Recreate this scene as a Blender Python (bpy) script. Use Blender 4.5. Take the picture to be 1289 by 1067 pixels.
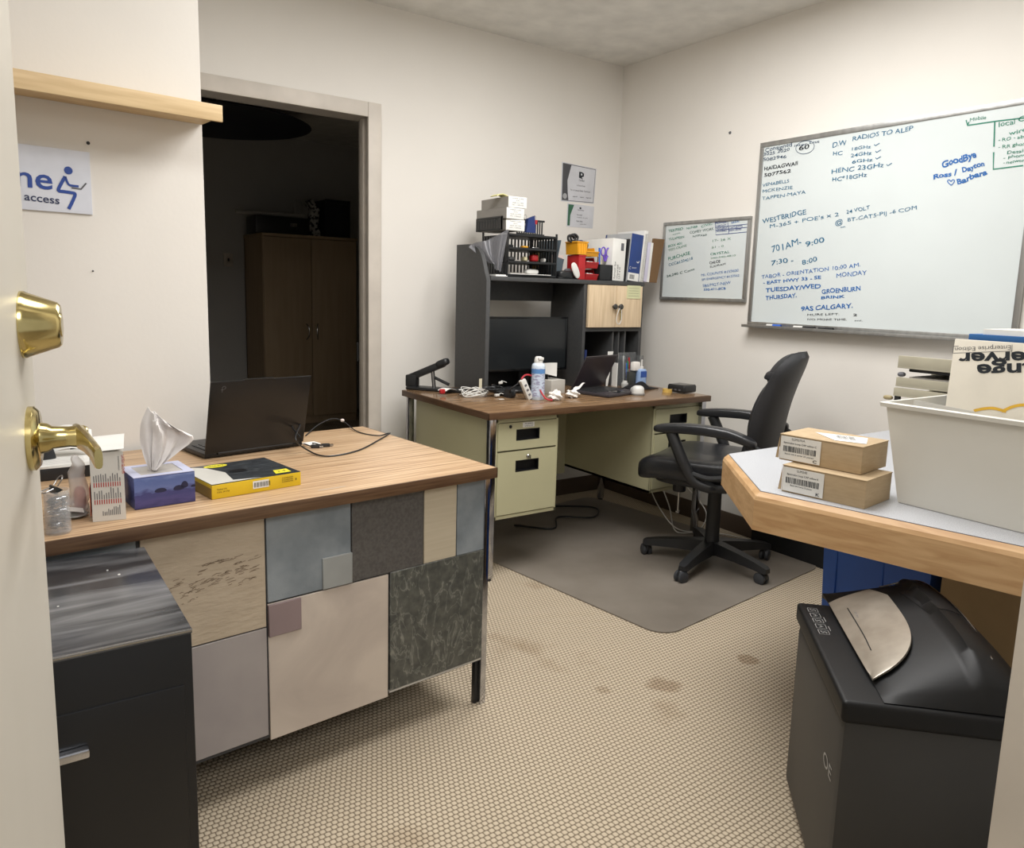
import bpy, bmesh, math, random
from mathutils import Matrix, Vector
random.seed(7)
C = bpy.context.scene.collection
for o in list(bpy.data.objects): bpy.data.objects.remove(o)
PI = math.pi; R = math.radians; V = Vector

# ------------------------------------------------------------------ camera
FPX, YAW, PITCH, ROLL, HC = 952.4, .6054, .1507, .0281, 1.25
_f = V((math.sin(YAW)*math.cos(PITCH), math.cos(YAW)*math.cos(PITCH), -math.sin(PITCH)))
_r = V((math.cos(YAW), -math.sin(YAW), 0)); _u = _r.cross(_f)
_r2 = _r*math.cos(ROLL)+_u*math.sin(ROLL); _u2 = _u*math.cos(ROLL)-_r*math.sin(ROLL)
cam = bpy.data.objects.new('camera', bpy.data.cameras.new('camera')); C.objects.link(cam)
M3 = Matrix((_r2, _u2, -_f)).transposed()
cam.matrix_world = Matrix.Translation((0, 0, HC)) @ M3.to_4x4()
cam.data.sensor_width = 36; cam.data.lens = 36*FPX/1289; cam.data.clip_start = .02
cam.data.shift_y = -(533.5-511)/1289
bpy.context.scene.camera = cam
def on(px, py, p0, n):                     # point of a real surface seen at a photo pixel
    d = _f+_r2*((px-644.5)/FPX)-_u2*((py-511)/FPX); o = V((0, 0, HC))
    n = V(n); t = (V(p0)-o).dot(n)/d.dot(n); return o+d*t
def onx(px, py, x): return on(px, py, (x, 0, 0), (1, 0, 0))
def ony(px, py, y): return on(px, py, (0, y, 0), (0, 1, 0))
def onz(px, py, z): return on(px, py, (0, 0, z), (0, 0, 1))

# ------------------------------------------------------------------ world and light
w = bpy.data.worlds.new('world'); bpy.context.scene.world = w; w.use_nodes = True
w.node_tree.nodes['Background'].inputs[0].default_value = (.95, .93, .9, 1)
w.node_tree.nodes['Background'].inputs[1].default_value = .5
def area(name, loc, sx, sy, power, col, rot=(0, 0, 0)):
    l = bpy.data.lights.new(name, 'AREA'); l.shape = 'RECTANGLE'; l.size = sx; l.size_y = sy
    l.energy = power; l.color = col
    o = bpy.data.objects.new(name, l); C.objects.link(o); o.location = loc; o.rotation_euler = rot
area('ceiling_lamp_right', (1.85, 1.9, 2.57), 1.3, 1.2, 56, (1, .985, .97))
area('ceiling_lamp_left', (.45, 1.0, 2.57), 1.0, .6, 15, (1, .985, .97))
area('hall_fill', (.1, -1.0, 2.4), .8, .8, 24, (1, .98, .96), (R(35), 0, 0))  # added fill from behind the camera, brightens the tiled desk front
sc = bpy.context.scene
sc.view_settings.view_transform = 'Standard'; sc.view_settings.look = 'None'
sc.view_settings.exposure = 0.12; sc.view_settings.gamma = 1; sc.view_settings.use_curve_mapping = False

# ------------------------------------------------------------------ materials
def s2l(c): return tuple((x/255/12.92 if x/255 <= .04045 else ((x/255+.055)/1.055)**2.4) for x in c)
MAT = {}
def mat(name, rgb, rough=.5, metal=0, rgb2=None, scale=8, stretch=(1, 1, 1), detail=4, bump=0, bscale=None, spec=.5, alpha=1, emit=0, lo=.35, hi=.65, trans=0, coat=0, ior=None, dist=0):
    if name in MAT: return MAT[name]
    m = bpy.data.materials.new(name); m.use_nodes = True; MAT[name] = m
    nt = m.node_tree; b = nt.nodes['Principled BSDF']; L = nt.links
    b.inputs['Base Color'].default_value = (*s2l(rgb), 1); b.inputs['Roughness'].default_value = rough
    b.inputs['Metallic'].default_value = metal; b.inputs['Specular IOR Level'].default_value = spec
    b.inputs['Alpha'].default_value = alpha; b.inputs['Transmission Weight'].default_value = trans
    b.inputs['Coat Weight'].default_value = coat
    if ior: b.inputs['IOR'].default_value = ior
    m.diffuse_color = (*s2l(rgb), 1)
    if rgb2 is None and not bump: rgb2 = tuple(x*.93 for x in rgb); lo, hi = .3, .7
    tc = nt.nodes.new('ShaderNodeTexCoord'); mp = nt.nodes.new('ShaderNodeMapping'); mp.inputs['Scale'].default_value = stretch
    L.new(tc.outputs['Object'], mp.inputs['Vector'])
    n = nt.nodes.new('ShaderNodeTexNoise'); n.inputs['Scale'].default_value = scale; n.inputs['Detail'].default_value = detail
    n.inputs['Distortion'].default_value = dist
    L.new(mp.outputs[0], n.inputs['Vector'])
    if rgb2 is not None:
        cr = nt.nodes.new('ShaderNodeValToRGB'); cr.color_ramp.elements[0].position = lo; cr.color_ramp.elements[1].position = hi
        cr.color_ramp.elements[0].color = (*s2l(rgb), 1); cr.color_ramp.elements[1].color = (*s2l(rgb2), 1)
        L.new(n.outputs[0], cr.inputs[0]); L.new(cr.outputs[0], b.inputs['Base Color'])
    if bump:
        n2 = n
        if bscale:
            n2 = nt.nodes.new('ShaderNodeTexNoise'); n2.inputs['Scale'].default_value = bscale; n2.inputs['Detail'].default_value = 3
            L.new(mp.outputs[0], n2.inputs['Vector'])
        bp = nt.nodes.new('ShaderNodeBump'); bp.inputs['Strength'].default_value = bump; bp.inputs['Distance'].default_value = .003
        L.new(n2.outputs[0], bp.inputs['Height']); L.new(bp.outputs[0], b.inputs['Normal'])
    if emit:
        b.inputs['Emission Color'].default_value = (*s2l(rgb), 1); b.inputs['Emission Strength'].default_value = emit
    return m

wall_m = mat('wall_paint', (227, 223, 216), .75, bump=.08, bscale=70, rgb2=(222, 218, 211), scale=1.3)
darkwall_m = mat('dimmed_wall_paint', (186, 184, 180), .9, bump=.1, bscale=60)  # wall colour darkened so the back room reads as unlit
ceil_m = mat('ceiling_white', (232, 230, 224), .9)
door_m = mat('door_paint', (210, 205, 194), .45, rgb2=(202, 197, 185), scale=3, stretch=(1, 1, .3))
trim_m = mat('trim_paint', (205, 197, 186), .5)
brown_rubber = mat('cove_rubber', (84, 70, 58), .6)
brass = mat('brass', (208, 192, 136), .17, 1, rgb2=(188, 172, 116), scale=30)
chrome = mat('chrome', (200, 202, 208), .12, 1, rgb2=(170, 172, 180), scale=20)
alum = mat('aluminium', (176, 176, 174), .38, .8, rgb2=(160, 160, 158), scale=40, stretch=(1, 1, .05))
steel = mat('steel', (170, 170, 170), .25, 1)
cream = mat('cream_metal', (184, 180, 146), .4, rgb2=(178, 174, 141), scale=3)
black_pl = mat('black_plastic', (30, 31, 33), .4)
black_matte = mat('black_matte', (20, 21, 23), .7)
black_gloss = mat('black_gloss', (13, 14, 16), .15)
dark_in = mat('drawer_recess', (10, 11, 14), .5)
leather = mat('black_leather', (30, 31, 34), .30, bump=.25, bscale=160, rgb2=(38, 39, 42), scale=5)
white_pl = mat('white_plastic', (222, 221, 216), .35)
paper = mat('white_paper', (232, 231, 226), .8)
paper_g = mat('grey_card', (186, 182, 174), .8)
card = mat('cardboard', (180, 158, 126), .85, rgb2=(173, 151, 119), scale=30, stretch=(1, 1, 6))
card_dk = mat('brown_board', (116, 88, 58), .8)
hutch_m = mat('hutch_laminate', (66, 66, 66), .55, rgb2=(60, 61, 62), scale=60)
hutch_in = hutch_m
maple = mat('maple_laminate', (222, 200, 168), .5, rgb2=(205, 181, 148), scale=9, stretch=(9, 9, .6))
wood_edge = mat('walnut_edge', (100, 75, 52), .42, rgb2=(74, 50, 31), scale=9, stretch=(.7, .7, 14), detail=6)
oak = mat('oak_edge', (206, 170, 126), .45, rgb2=(186, 147, 103), scale=5, stretch=(4, 1.2, 12), detail=7, dist=.6)
shelf_m = mat('shelf_oak', (216, 190, 146), .5, rgb2=(200, 172, 128), scale=6, stretch=(1, 8, 14))
ward_m = mat('wardrobe_laminate', (178, 155, 124), .6, rgb2=(170, 147, 116), scale=4, stretch=(6, 6, .5))
speck = mat('speckled_laminate', (184, 186, 190), .4, rgb2=(140, 140, 144), scale=420, detail=2, lo=.5, hi=.72)
blue_pl = mat('blue_plastic', (46, 100, 200), .4)
navy = mat('navy', (28, 48, 104), .5)
red_pl = mat('red_plastic', (176, 32, 36), .35)
yel_pl = mat('yellow_plastic', (232, 164, 34), .35)
glassy = mat('clear_plastic', (235, 238, 240), .08, trans=.92, ior=1.3)
film = mat('grey_film', (112, 112, 116), .25, alpha=.62, bump=.4, bscale=30)
green_ink = mat('green_ink', (40, 128, 104), .6)
teal_ink = mat('teal_ink', (22, 100, 136), .6)
blue_ink = mat('blue_ink', (20, 98, 170), .6)
navy_ink = mat('navy_ink', (26, 58, 130), .6)
black_ink = mat('black_ink', (26, 34, 42), .6)
grey_ink = mat('grey_ink', (96, 96, 100), .7)
red_ink = mat('red_ink', (178, 52, 44), .6)
purple = mat('purple_plastic', (110, 80, 190), .4)
yellow_pap = mat('pale_yellow_note', (226, 220, 158), .8)

def wood_top(name, a, b_, c, rough, coat=0):
    m = mat(name, a, rough, rgb2=b_, scale=7, stretch=(.55, 16, 1), detail=8, coat=coat, dist=.25, lo=.32, hi=.66)
    nt = m.node_tree; cr = [n for n in nt.nodes if n.type == 'VALTORGB'][0]
    e = cr.color_ramp.elements.new(.5); e.color = (*s2l(c), 1)
    return m
near_wood = wood_top('oak_laminate_top', (150, 120, 90), (202, 174, 140), (184, 153, 119), .36)
far_wood = wood_top('walnut_laminate_top', (92, 72, 52), (156, 126, 96), (126, 99, 72), .2)

def carpet():
    m = bpy.data.materials.new('woven_carpet'); m.use_nodes = True; nt = m.node_tree; L = nt.links; b = nt.nodes['Principled BSDF']
    b.inputs['Roughness'].default_value = .95; b.inputs['Specular IOR Level'].default_value = .1
    tc = nt.nodes.new('ShaderNodeTexCoord'); mp = nt.nodes.new('ShaderNodeMapping'); mp.inputs['Rotation'].default_value = (0, 0, R(-2))
    L.new(tc.outputs['Object'], mp.inputs[0]); sx = nt.nodes.new('ShaderNodeSeparateXYZ'); L.new(mp.outputs[0], sx.inputs[0])
    def mth(op, a, c=None):
        n = nt.nodes.new('ShaderNodeMath'); n.operation = op
        for i, q in enumerate((a, c)):
            if q is None: continue
            if isinstance(q, (int, float)): n.inputs[i].default_value = q
            else: L.new(q, n.inputs[i])
        return n.outputs[0]
    p = .0145
    row = mth('FLOOR', mth('DIVIDE', sx.outputs[1], p))
    a = mth('ABSOLUTE', mth('SINE', mth('ADD', mth('MULTIPLY', sx.outputs[0], PI/p), mth('MULTIPLY', row, PI/2))))
    c = mth('ABSOLUTE', mth('SINE', mth('MULTIPLY', sx.outputs[1], PI/p)))
    t = mth('POWER', mth('MULTIPLY', a, c), .55)
    cr = nt.nodes.new('ShaderNodeValToRGB'); cr.color_ramp.elements[0].color = (*s2l((108, 95, 78)), 1); cr.color_ramp.elements[1].color = (*s2l((192, 178, 156)), 1)
    cr.color_ramp.elements[0].position = .12; cr.color_ramp.elements[1].position = .72
    L.new(t, cr.inputs[0])
    ns = nt.nodes.new('ShaderNodeTexNoise'); ns.inputs['Scale'].default_value = 2.2; ns.inputs['Detail'].default_value = 5
    L.new(tc.outputs['Object'], ns.inputs[0])
    r2 = nt.nodes.new('ShaderNodeValToRGB'); r2.color_ramp.elements[0].position = .62; r2.color_ramp.elements[1].position = .76
    r2.color_ramp.elements[0].color = (1, 1, 1, 1); r2.color_ramp.elements[1].color = (.66, .58, .5, 1)
    L.new(ns.outputs[0], r2.inputs[0])
    mx = nt.nodes.new('ShaderNodeMix'); mx.data_type = 'RGBA'; mx.blend_type = 'MULTIPLY'; mx.inputs[0].default_value = 1
    L.new(cr.outputs[0], mx.inputs[6]); L.new(r2.outputs[0], mx.inputs[7])
    last = mx.outputs[2]
    n3 = nt.nodes.new('ShaderNodeTexNoise'); n3.inputs['Scale'].default_value = 22; n3.inputs['Detail'].default_value = 4
    L.new(tc.outputs['Object'], n3.inputs[0])
    for (px, py, rad, st) in ((943, 830, .045, .6), (835, 862, .06, .55), (760, 868, .03, .4)):      # worn stains on the carpet
        g = onz(px, py, 0)
        vs = nt.nodes.new('ShaderNodeVectorMath'); vs.operation = 'DISTANCE'; L.new(tc.outputs['Object'], vs.inputs[0]); vs.inputs[1].default_value = g
        d = mth('ADD', mth('DIVIDE', vs.outputs['Value'], rad), mth('MULTIPLY', n3.outputs[0], 1.2))
        rr = nt.nodes.new('ShaderNodeValToRGB'); rr.color_ramp.elements[0].position = .6; rr.color_ramp.elements[1].position = 1.0
        rr.color_ramp.elements[0].color = (1-st*.5, 1-st*.6, 1-st*.68, 1); rr.color_ramp.elements[1].color = (1, 1, 1, 1)
        dd = mth('SUBTRACT', d, .6); L.new(dd, rr.inputs[0])
        m2 = nt.nodes.new('ShaderNodeMix'); m2.data_type = 'RGBA'; m2.blend_type = 'MULTIPLY'; m2.inputs[0].default_value = 1
        L.new(last, m2.inputs[6]); L.new(rr.outputs[0], m2.inputs[7]); last = m2.outputs[2]
    L.new(last, b.inputs['Base Color'])
    bp = nt.nodes.new('ShaderNodeBump'); bp.inputs['Strength'].default_value = .7; bp.inputs['Distance'].default_value = .003
    L.new(t, bp.inputs['Height']); L.new(bp.outputs[0], b.inputs['Normal'])
    return m
carpet_m = carpet()

# ------------------------------------------------------------------ mesh helpers
class MB:
    def __init__(s, M=None): s.v = []; s.f = []; s.sm = []; s.M = M or Matrix.Identity(4)
    def add(s, vs, fs, smooth=False, M=None):
        T = s.M @ M if M else s.M; k = len(s.v)
        s.v += [T @ V(p) for p in vs]; s.f += [tuple(i+k for i in f) for f in fs]; s.sm += [smooth]*len(fs); return s
    def box(s, a, b, bev=0, M=None, seg=2):
        a = V(a); b = V(b); lo = V((min(a[i], b[i]) for i in range(3))); hi = V((max(a[i], b[i]) for i in range(3)))
        bm = bmesh.new(); bmesh.ops.create_cube(bm, size=1)
        for v in bm.verts: v.co = V((lo[i]+(v.co[i]+.5)*(hi[i]-lo[i]) for i in range(3)))
        if bev:
            bev = min(bev, min(hi-lo)*.49); bmesh.ops.bevel(bm, geom=bm.edges[:], offset=bev, segments=seg, profile=.6, affect='EDGES')
        bm.verts.index_update()
        s.add([v.co.copy() for v in bm.verts], [[v.index for v in f.verts] for f in bm.faces], bool(bev) and seg > 1, M); bm.free(); return s
    def tube(s, pts, r, n=8, M=None, cap=True, closed=False):
        pts = [V(p) for p in pts]; rs = r if isinstance(r, (list, tuple)) else [r]*len(pts); vs = []; fs = []; up = None; m = len(pts)
        for i, p in enumerate(pts):
            if closed: t = pts[(i+1) % m]-pts[i-1]
            else: t = pts[min(i+1, m-1)]-pts[max(i-1, 0)]
            t = t.normalized() if t.length > 1e-9 else V((0, 0, 1))
            if up is None: up = t.orthogonal().normalized()
            up = (up-t*up.dot(t)); up = up.normalized() if up.length > 1e-6 else t.orthogonal().normalized()
            q = t.cross(up)
            for k in range(n):
                a = 2*PI*k/n; vs.append(p+(up*math.cos(a)+q*math.sin(a))*rs[i])
        for i in range(m if closed else m-1):
            j = (i+1) % m
            for k in range(n):
                l = (k+1) % n; fs.append((i*n+k, i*n+l, j*n+l, j*n+k))
        if cap and not closed: fs.append(tuple(range(n))[::-1]); fs.append(tuple((m-1)*n+k for k in range(n)))
        return s.add(vs, fs, n > 5, M)
    def lathe(s, prof, n=24, M=None, c=(0, 0, 0)):          # prof (r, z)
        vs = []; fs = []; c = V(c)
        for r, z in prof:
            for k in range(n):
                a = 2*PI*k/n; vs.append(c+V((r*math.cos(a), r*math.sin(a), z)))
        for i in range(len(prof)-1):
            for k in range(n):
                l = (k+1) % n; fs.append((i*n+k, i*n+l, (i+1)*n+l, (i+1)*n+k))
        if prof[0][0] > 1e-5: fs.append(tuple(range(n))[::-1])
        if prof[-1][0] > 1e-5: fs.append(tuple((len(prof)-1)*n+k for k in range(n)))
        return s.add(vs, fs, True, M)
    def prism(s, poly, z0, z1, M=None, smooth=False):
        n = len(poly); vs = [(x, y, z0) for x, y in poly]+[(x, y, z1) for x, y in poly]
        a = sum(poly[i][0]*poly[(i+1) % n][1]-poly[(i+1) % n][0]*poly[i][1] for i in range(n))
        fs = [tuple(range(n))[::-1], tuple(range(n, 2*n))]+[(i, (i+1) % n, (i+1) % n+n, i+n) for i in range(n)]
        if a < 0: fs = [f[::-1] for f in fs]
        return s.add(vs, fs, smooth, M)
    def sup(s, sx, sy, sz, e1=.3, e2=.3, M=None, fn=None, nu=28, nv=16):     # superellipsoid, half sizes
        g = lambda c, e: math.copysign(abs(c)**e, c); vs = []; fs = []
        for j in range(nv+1):
            ph = -PI/2+PI*j/nv
            for i in range(nu):
                th = 2*PI*i/nu
                p = V((sx*g(math.cos(ph), e1)*g(math.cos(th), e2), sy*g(math.cos(ph), e1)*g(math.sin(th), e2), sz*g(math.sin(ph), e1)))
                vs.append(fn(p) if fn else p)
        for j in range(nv):
            for i in range(nu):
                k = (i+1) % nu; fs.append((j*nu+i, j*nu+k, (j+1)*nu+k, (j+1)*nu+i))
        return s.add(vs, fs, True, M)
    def grid(s, P, nu, nv, th=0, M=None, smooth=True):       # P(u,v)->point, optional thickness along normals
        pts = [[V(P(i/nu, j/nv)) for j in range(nv+1)] for i in range(nu+1)]
        vs = [p for r_ in pts for p in r_]; W_ = nv+1
        fs = [(i*W_+j, (i+1)*W_+j, (i+1)*W_+j+1, i*W_+j+1) for i in range(nu) for j in range(nv)]
        if th:
            nn = []
            for i in range(nu+1):
                for j in range(nv+1):
                    a = pts[min(i+1, nu)][j]-pts[max(i-1, 0)][j]; b = pts[i][min(j+1, nv)]-pts[i][max(j-1, 0)]
                    c = a.cross(b); nn.append(c.normalized() if c.length > 1e-12 else V((0, 0, 1)))
            k = len(vs); vs += [vs[i]-nn[i]*th for i in range(k)]
            fs += [tuple(i+k for i in f)[::-1] for f in fs[:]]
            ring = [(i, 0) for i in range(nu)]+[(nu, j) for j in range(nv)]+[(i, nv) for i in range(nu, 0, -1)]+[(0, j) for j in range(nv, 0, -1)]
            id_ = [i*W_+j for i, j in ring]
            for q in range(len(id_)):
                a, b = id_[q], id_[(q+1) % len(id_)]; fs.append((b, a, a+k, b+k))
        return s.add(vs, fs, smooth, M)

WM = {}
def obj(name, mb, m, parent=None, world=False, loc=(0, 0, 0), rz=0, sharp=40, origin=None):
    """mb is in the parent's frame; world=True means mb is in world coordinates."""
    me = bpy.data.meshes.new(name); o = bpy.data.objects.new(name, me); C.objects.link(o)
    if parent is not None:
        o.parent = parent; WM[o] = WM[parent]
        vs = [WM[parent].inverted() @ p for p in mb.v] if world else mb.v
    else:
        if origin is not None: o.location = origin; WM[o] = Matrix.Translation(origin); vs = [p-V(origin) for p in mb.v]
        else:
            WM[o] = Matrix.Translation(loc) @ Matrix.Rotation(rz, 4, 'Z'); o.location = loc; o.rotation_euler = (0, 0, rz); vs = mb.v
    me.from_pydata([tuple(p) for p in vs], [], mb.f)
    me.polygons.foreach_set('use_smooth', mb.sm)
    me.materials.append(m)
    try: me.set_sharp_from_angle(angle=R(sharp))
    except Exception: pass
    return o
def tag(o, label, cat, group=None, kind=None):
    if label: o['label'] = label
    if cat: o['category'] = cat
    if group: o['group'] = group
    if kind: o['kind'] = kind
    return o
def thing(name, label, cat, loc=(0, 0, 0), rz=0, group=None):
    o = bpy.data.objects.new(name, None); C.objects.link(o); o.empty_display_size = .05
    o.location = loc; o.rotation_euler = (0, 0, rz); WM[o] = Matrix.Translation(loc) @ Matrix.Rotation(rz, 4, 'Z')
    return tag(o, label, cat, group)
def struct(name, mb, m, parent=None, label=None):
    o = obj(name, mb, m, parent, world=True)
    if parent is None: o['kind'] = 'structure'
    if label: o['label'] = label
    return o
def T(x, y, z): return Matrix.Translation((x, y, z))
def RX(a): return Matrix.Rotation(R(a), 4, 'X')
def RY(a): return Matrix.Rotation(R(a), 4, 'Y')
def RZ(a): return Matrix.Rotation(R(a), 4, 'Z')
def bez(pts, n=8):                                          # Catmull-Rom through points
    pts = [V(p) for p in pts]; out = []
    P = [pts[0]*2-pts[1]]+pts+[pts[-1]*2-pts[-2]]
    for i in range(1, len(P)-2):
        for k in range(n):
            t = k/n; a, b, c, d = P[i-1:i+3]
            out.append(.5*((2*b)+(c-a)*t+(2*a-5*b+4*c-d)*t*t+(3*b-a-3*c+d)*t**3))
    out.append(pts[-1]); return out
_tc = {}
def _text2d(s, bold):
    if 'M' in s or 'm' in s: bold = min(bold, 0)
    if (s, bold) in _tc: return _tc[(s, bold)]
    cu = bpy.data.curves.new('t', 'FONT'); cu.body = s; cu.size = 1; cu.resolution_u = 3; cu.offset = bold
    o = bpy.data.objects.new('t', cu); C.objects.link(o)
    dg = bpy.context.evaluated_depsgraph_get(); e = o.evaluated_get(dg); me = e.to_mesh()
    vs = [(v.co.x, v.co.y) for v in me.vertices]; fs = [tuple(p.vertices) for p in me.polygons]; e.to_mesh_clear()
    bpy.data.objects.remove(o); bpy.data.curves.remove(cu)
    _tc[(s, bold)] = (vs, fs); return vs, fs
def text(s, P0, P1, h, n, m, parent, name='lettering', bold=0, wob=0, shear=0, eps=.0007, label=None):
    """flat lettering on a surface: P0-P1 the baseline in the world, h the capital height, n the surface normal"""
    vs, fs = _text2d(s, bold); P0 = V(P0); P1 = V(P1); n = V(n).normalized()
    x0 = min(v[0] for v in vs); x1 = max(v[0] for v in vs); W_ = (P1-P0).length; ux = (P1-P0).normalized(); uy = n.cross(ux).normalized()
    mb = MB(); pts = []
    ph = random.random()*6
    for x, y in vs:
        X = (x-x0)/(x1-x0)*W_; Y = y/.73*h
        if wob: Y += math.sin((x-x0)*3.1+ph)*h*wob; X += math.sin(x*5.3+ph)*h*wob*.6
        pts.append(P0+ux*(X+shear*Y)+uy*Y+n*eps)
    mb.add(pts, fs); o = obj(name, mb, m, parent, world=True)
    if label: o['label'] = label
    return o
def strokes(lines, wd, n, m, parent, name='line_drawing', eps=.0007):
    """flat pen strokes on a surface, world points"""
    n = V(n).normalized(); mb = MB()
    for L_ in lines:
        L_ = [V(p) for p in L_]; a = []; b = []
        for i, p in enumerate(L_):
            t = (L_[min(i+1, len(L_)-1)]-L_[max(i-1, 0)]).normalized(); q = n.cross(t)*wd/2
            a.append(p+q+n*eps); b.append(p-q+n*eps)
        k = len(L_); mb.add(a+b, [(i, i+k, i+k+1, i+1) for i in range(k-1)])
    return obj(name, mb, m, parent, world=True)
def flat(pts, n, m, parent, name, eps=.0004):
    n = V(n).normalized(); return obj(name, MB().add([V(p)+n*eps for p in pts], [tuple(range(len(pts)))]), m, parent, world=True)

# ================================================================== structure
WL0 = V((.572, 2.53, 0)); TL = .115; WLN = V((math.sin(TL), -math.cos(TL), 0))
XR, YB = 3.24, 3.60
struct('floor', MB().box((-1.75, -2.2, -.05), (3.45, 7.4, 0)), carpet_m)
struct('ceiling', MB().box((-1.75, -2.2, 2.6), (3.45, 7.4, 2.66)), ceil_m)
lx = -1.62; ly = 2.53-(.572+1.62)*math.tan(TL)
struct('wall_left', MB().prism([(lx, ly), (.572, 2.53), (.60, 3.6), (.60, 3.74), (lx, 3.74)], 0, 2.6), wall_m)
struct('wall_back', MB().box((1.66, YB, 0), (XR+.2, YB+.14, 2.6)).box((.60, YB, 2.09), (1.66, YB+.14, 2.6)).box((.60, YB, 0), (.68, YB+.14, 2.09)), wall_m)
struct('wall_right', MB().box((XR, .3, 0), (XR+.14, YB, 2.6)), wall_m)
struct('wall_front', MB().box((.87, .15, 0), (XR+.2, .30, 2.6)).box((-1.75, .15, 0), (-.16, .30, 2.6)).box((-.16, .15, 2.09), (.87, .30, 2.6)), wall_m)
struct('wall_far_left', MB().box((-1.75, -2.2, 0), (-1.62, 7.4, 2.6)), wall_m)
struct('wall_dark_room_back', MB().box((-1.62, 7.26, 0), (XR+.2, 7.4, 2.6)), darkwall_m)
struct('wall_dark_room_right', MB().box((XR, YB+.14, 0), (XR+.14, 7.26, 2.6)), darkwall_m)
struct('baseboard_right', MB().box((XR-.012, .3, 0), (XR, YB, .1), .004), brown_rubber)
struct('baseboard_back', MB().box((1.75, YB-.012, 0), (XR-.012, YB, .1), .004), brown_rubber)
# casing of the dark doorway on the back wall
t1 = struct('trim_1', MB().box((1.585, YB-.012, 0), (1.655, YB+.004, 2.14), .004).box((.62, YB-.012, 2.07), (1.585, YB+.004, 2.14), .004), trim_m)
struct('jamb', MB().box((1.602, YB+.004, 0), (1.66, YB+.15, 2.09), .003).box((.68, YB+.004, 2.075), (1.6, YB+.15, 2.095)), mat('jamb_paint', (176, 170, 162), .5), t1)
struct('door_stop', MB().box((1.588, YB+.06, 0), (1.602, YB+.10, 2.075), .002), trim_m, t1)
struct('hinge', MB().tube([(1.598, YB+.155, .86), (1.598, YB+.155, .96)], .007), black_pl, t1)
# near doorway the camera looks through
struct('trim_2', MB().box((.836, .148, 0), (.872, .302, 2.09), .002).box((-.16, .148, 2.05), (.836, .302, 2.09), .002).box((-.16, .148, 0), (-.125, .302, 2.05), .002), trim_m)
P1 = V((.036, .95, 0)); dd = V((.158, .987, 0)).normalized(); nF = V((dd.y, -dd.x, 0)); P0 = P1-dd*.80
MD = Matrix(((dd.x, nF.x, 0, P0.x), (dd.y, nF.y, 0, P0.y), (0, 0, 1, 0), (0, 0, 0, 1)))   # x along leaf, y out of its face
leaf = struct('door_1', MB(MD).box((0, -.04, .01), (.80, 0, 2.04), .006, seg=3), door_m)
MH = MD @ T(.80-.062, 0, 0)
def yl(prof, z, M=MH): return MB(M @ T(0, 0, z) @ RX(-90)).lathe(prof, 40)
db = struct('deadbolt', yl([(0, 0), (.033, 0), (.033, .003), (.0315, .006), (.0225, .031), (.020, .0335), (0, .034)], 1.204), brass, leaf)
struct('keyhole_face', yl([(0, .0335), (.012, .0335), (.0115, .0345), (0, .0345)], 1.204), brass, db)
lv = struct('door_handle', yl([(0, 0), (.0325, 0), (.0325, .005), (.028, .009), (.016, .010), (.0145, .016), (.0115, .020), (.0105, .035), (.0112, .040), (.0112, .048), (.009, .0515), (0, .052)], 1.09), brass, leaf)
lp = MB(MH @ T(0, .043, 1.09) @ RZ(-13))
prl = [(.010, .0115, .0045), (-.004, .0125, .0048), (-.03, .0105, .0042), (-.06, .0095, .0040), (-.096, .0105, .0042), (-.104, .0095, .0036)]
vs = []; fs = []
for x_, hh, tt_ in prl:
    yo = .002*math.sin((x_+.1)*30); zo = .004*(x_/.1)
    vs += [(x_, yo+tt_*math.copysign(abs(math.cos(a_*PI/6))**.6, math.cos(a_*PI/6)), zo+hh*math.copysign(abs(math.sin(a_*PI/6))**.7, math.sin(a_*PI/6))) for a_ in range(12)]
for k in range(len(prl)-1): fs += [(k*12+a_, k*12+(a_+1) % 12, k*12+12+(a_+1) % 12, k*12+12+a_) for a_ in range(12)]
fs += [tuple(range(12))[::-1], tuple(len(vs)-12+a_ for a_ in range(12))]
lp.add(vs, fs, True)
struct('lever', lp, brass, lv)
struct('latch_plate', MB(MD).box((.799, -.032, 1.03), (.8015, -.008, 1.15), .001), brass, leaf)

# ================================================================== dark room
wd = thing('wardrobe', 'tall two-door laminate cupboard in the dark room behind the doorway', 'cupboard', (1.965, 6.65, 0))
obj('body', MB().box((0, .02, 0), (.02, .56, 1.66)).box((.835, .02, 0), (.855, .56, 1.66)).box((0, .54, 0), (.855, .56, 1.66)).box((.02, .03, .0), (.835, .54, .07)), ward_m, wd)
obj('top_panel', MB().box((-.005, -.005, 1.66), (.86, .565, 1.685), .002), ward_m, wd)
for x0, x1, hx in ((.004, .425, .375), (.430, .851, .48)):
    d = obj('door', MB().box((x0, 0, .075), (x1, .018, 1.655), .002), ward_m, wd)
    sg = 1 if hx < .43 else -1
    obj('handle', MB().tube(bez([(hx, 0, .77), (hx+sg*.012, -.025, .80), (hx+sg*.016, -.03, .84), (hx+sg*.012, -.025, .88), (hx, 0, .91)], 4), .006), steel, d)
tag(obj('cardboard_tube', MB().tube([(1.8, 6.85, 1.862), (2.40, 6.845, 1.862)], .018, 16), paper_g), 'long pale tube laid across the top of the dark room cupboard', 'tube')
cs = thing('equipment_case', 'low black case under the pale tube on the cupboard', 'case', (1.93, 6.72, 1.685))
obj('shell', MB().box((0, 0, 0), (.48, .3, .155), .02), black_pl, cs); obj('latch', MB().box((.30, -.006, .07), (.36, .002, .10), .002), steel, cs)
bg = thing('paper_bag', 'patterned white bag slumped beside the black carton on the cupboard', 'bag', (2.44, 6.80, 1.685))
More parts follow.
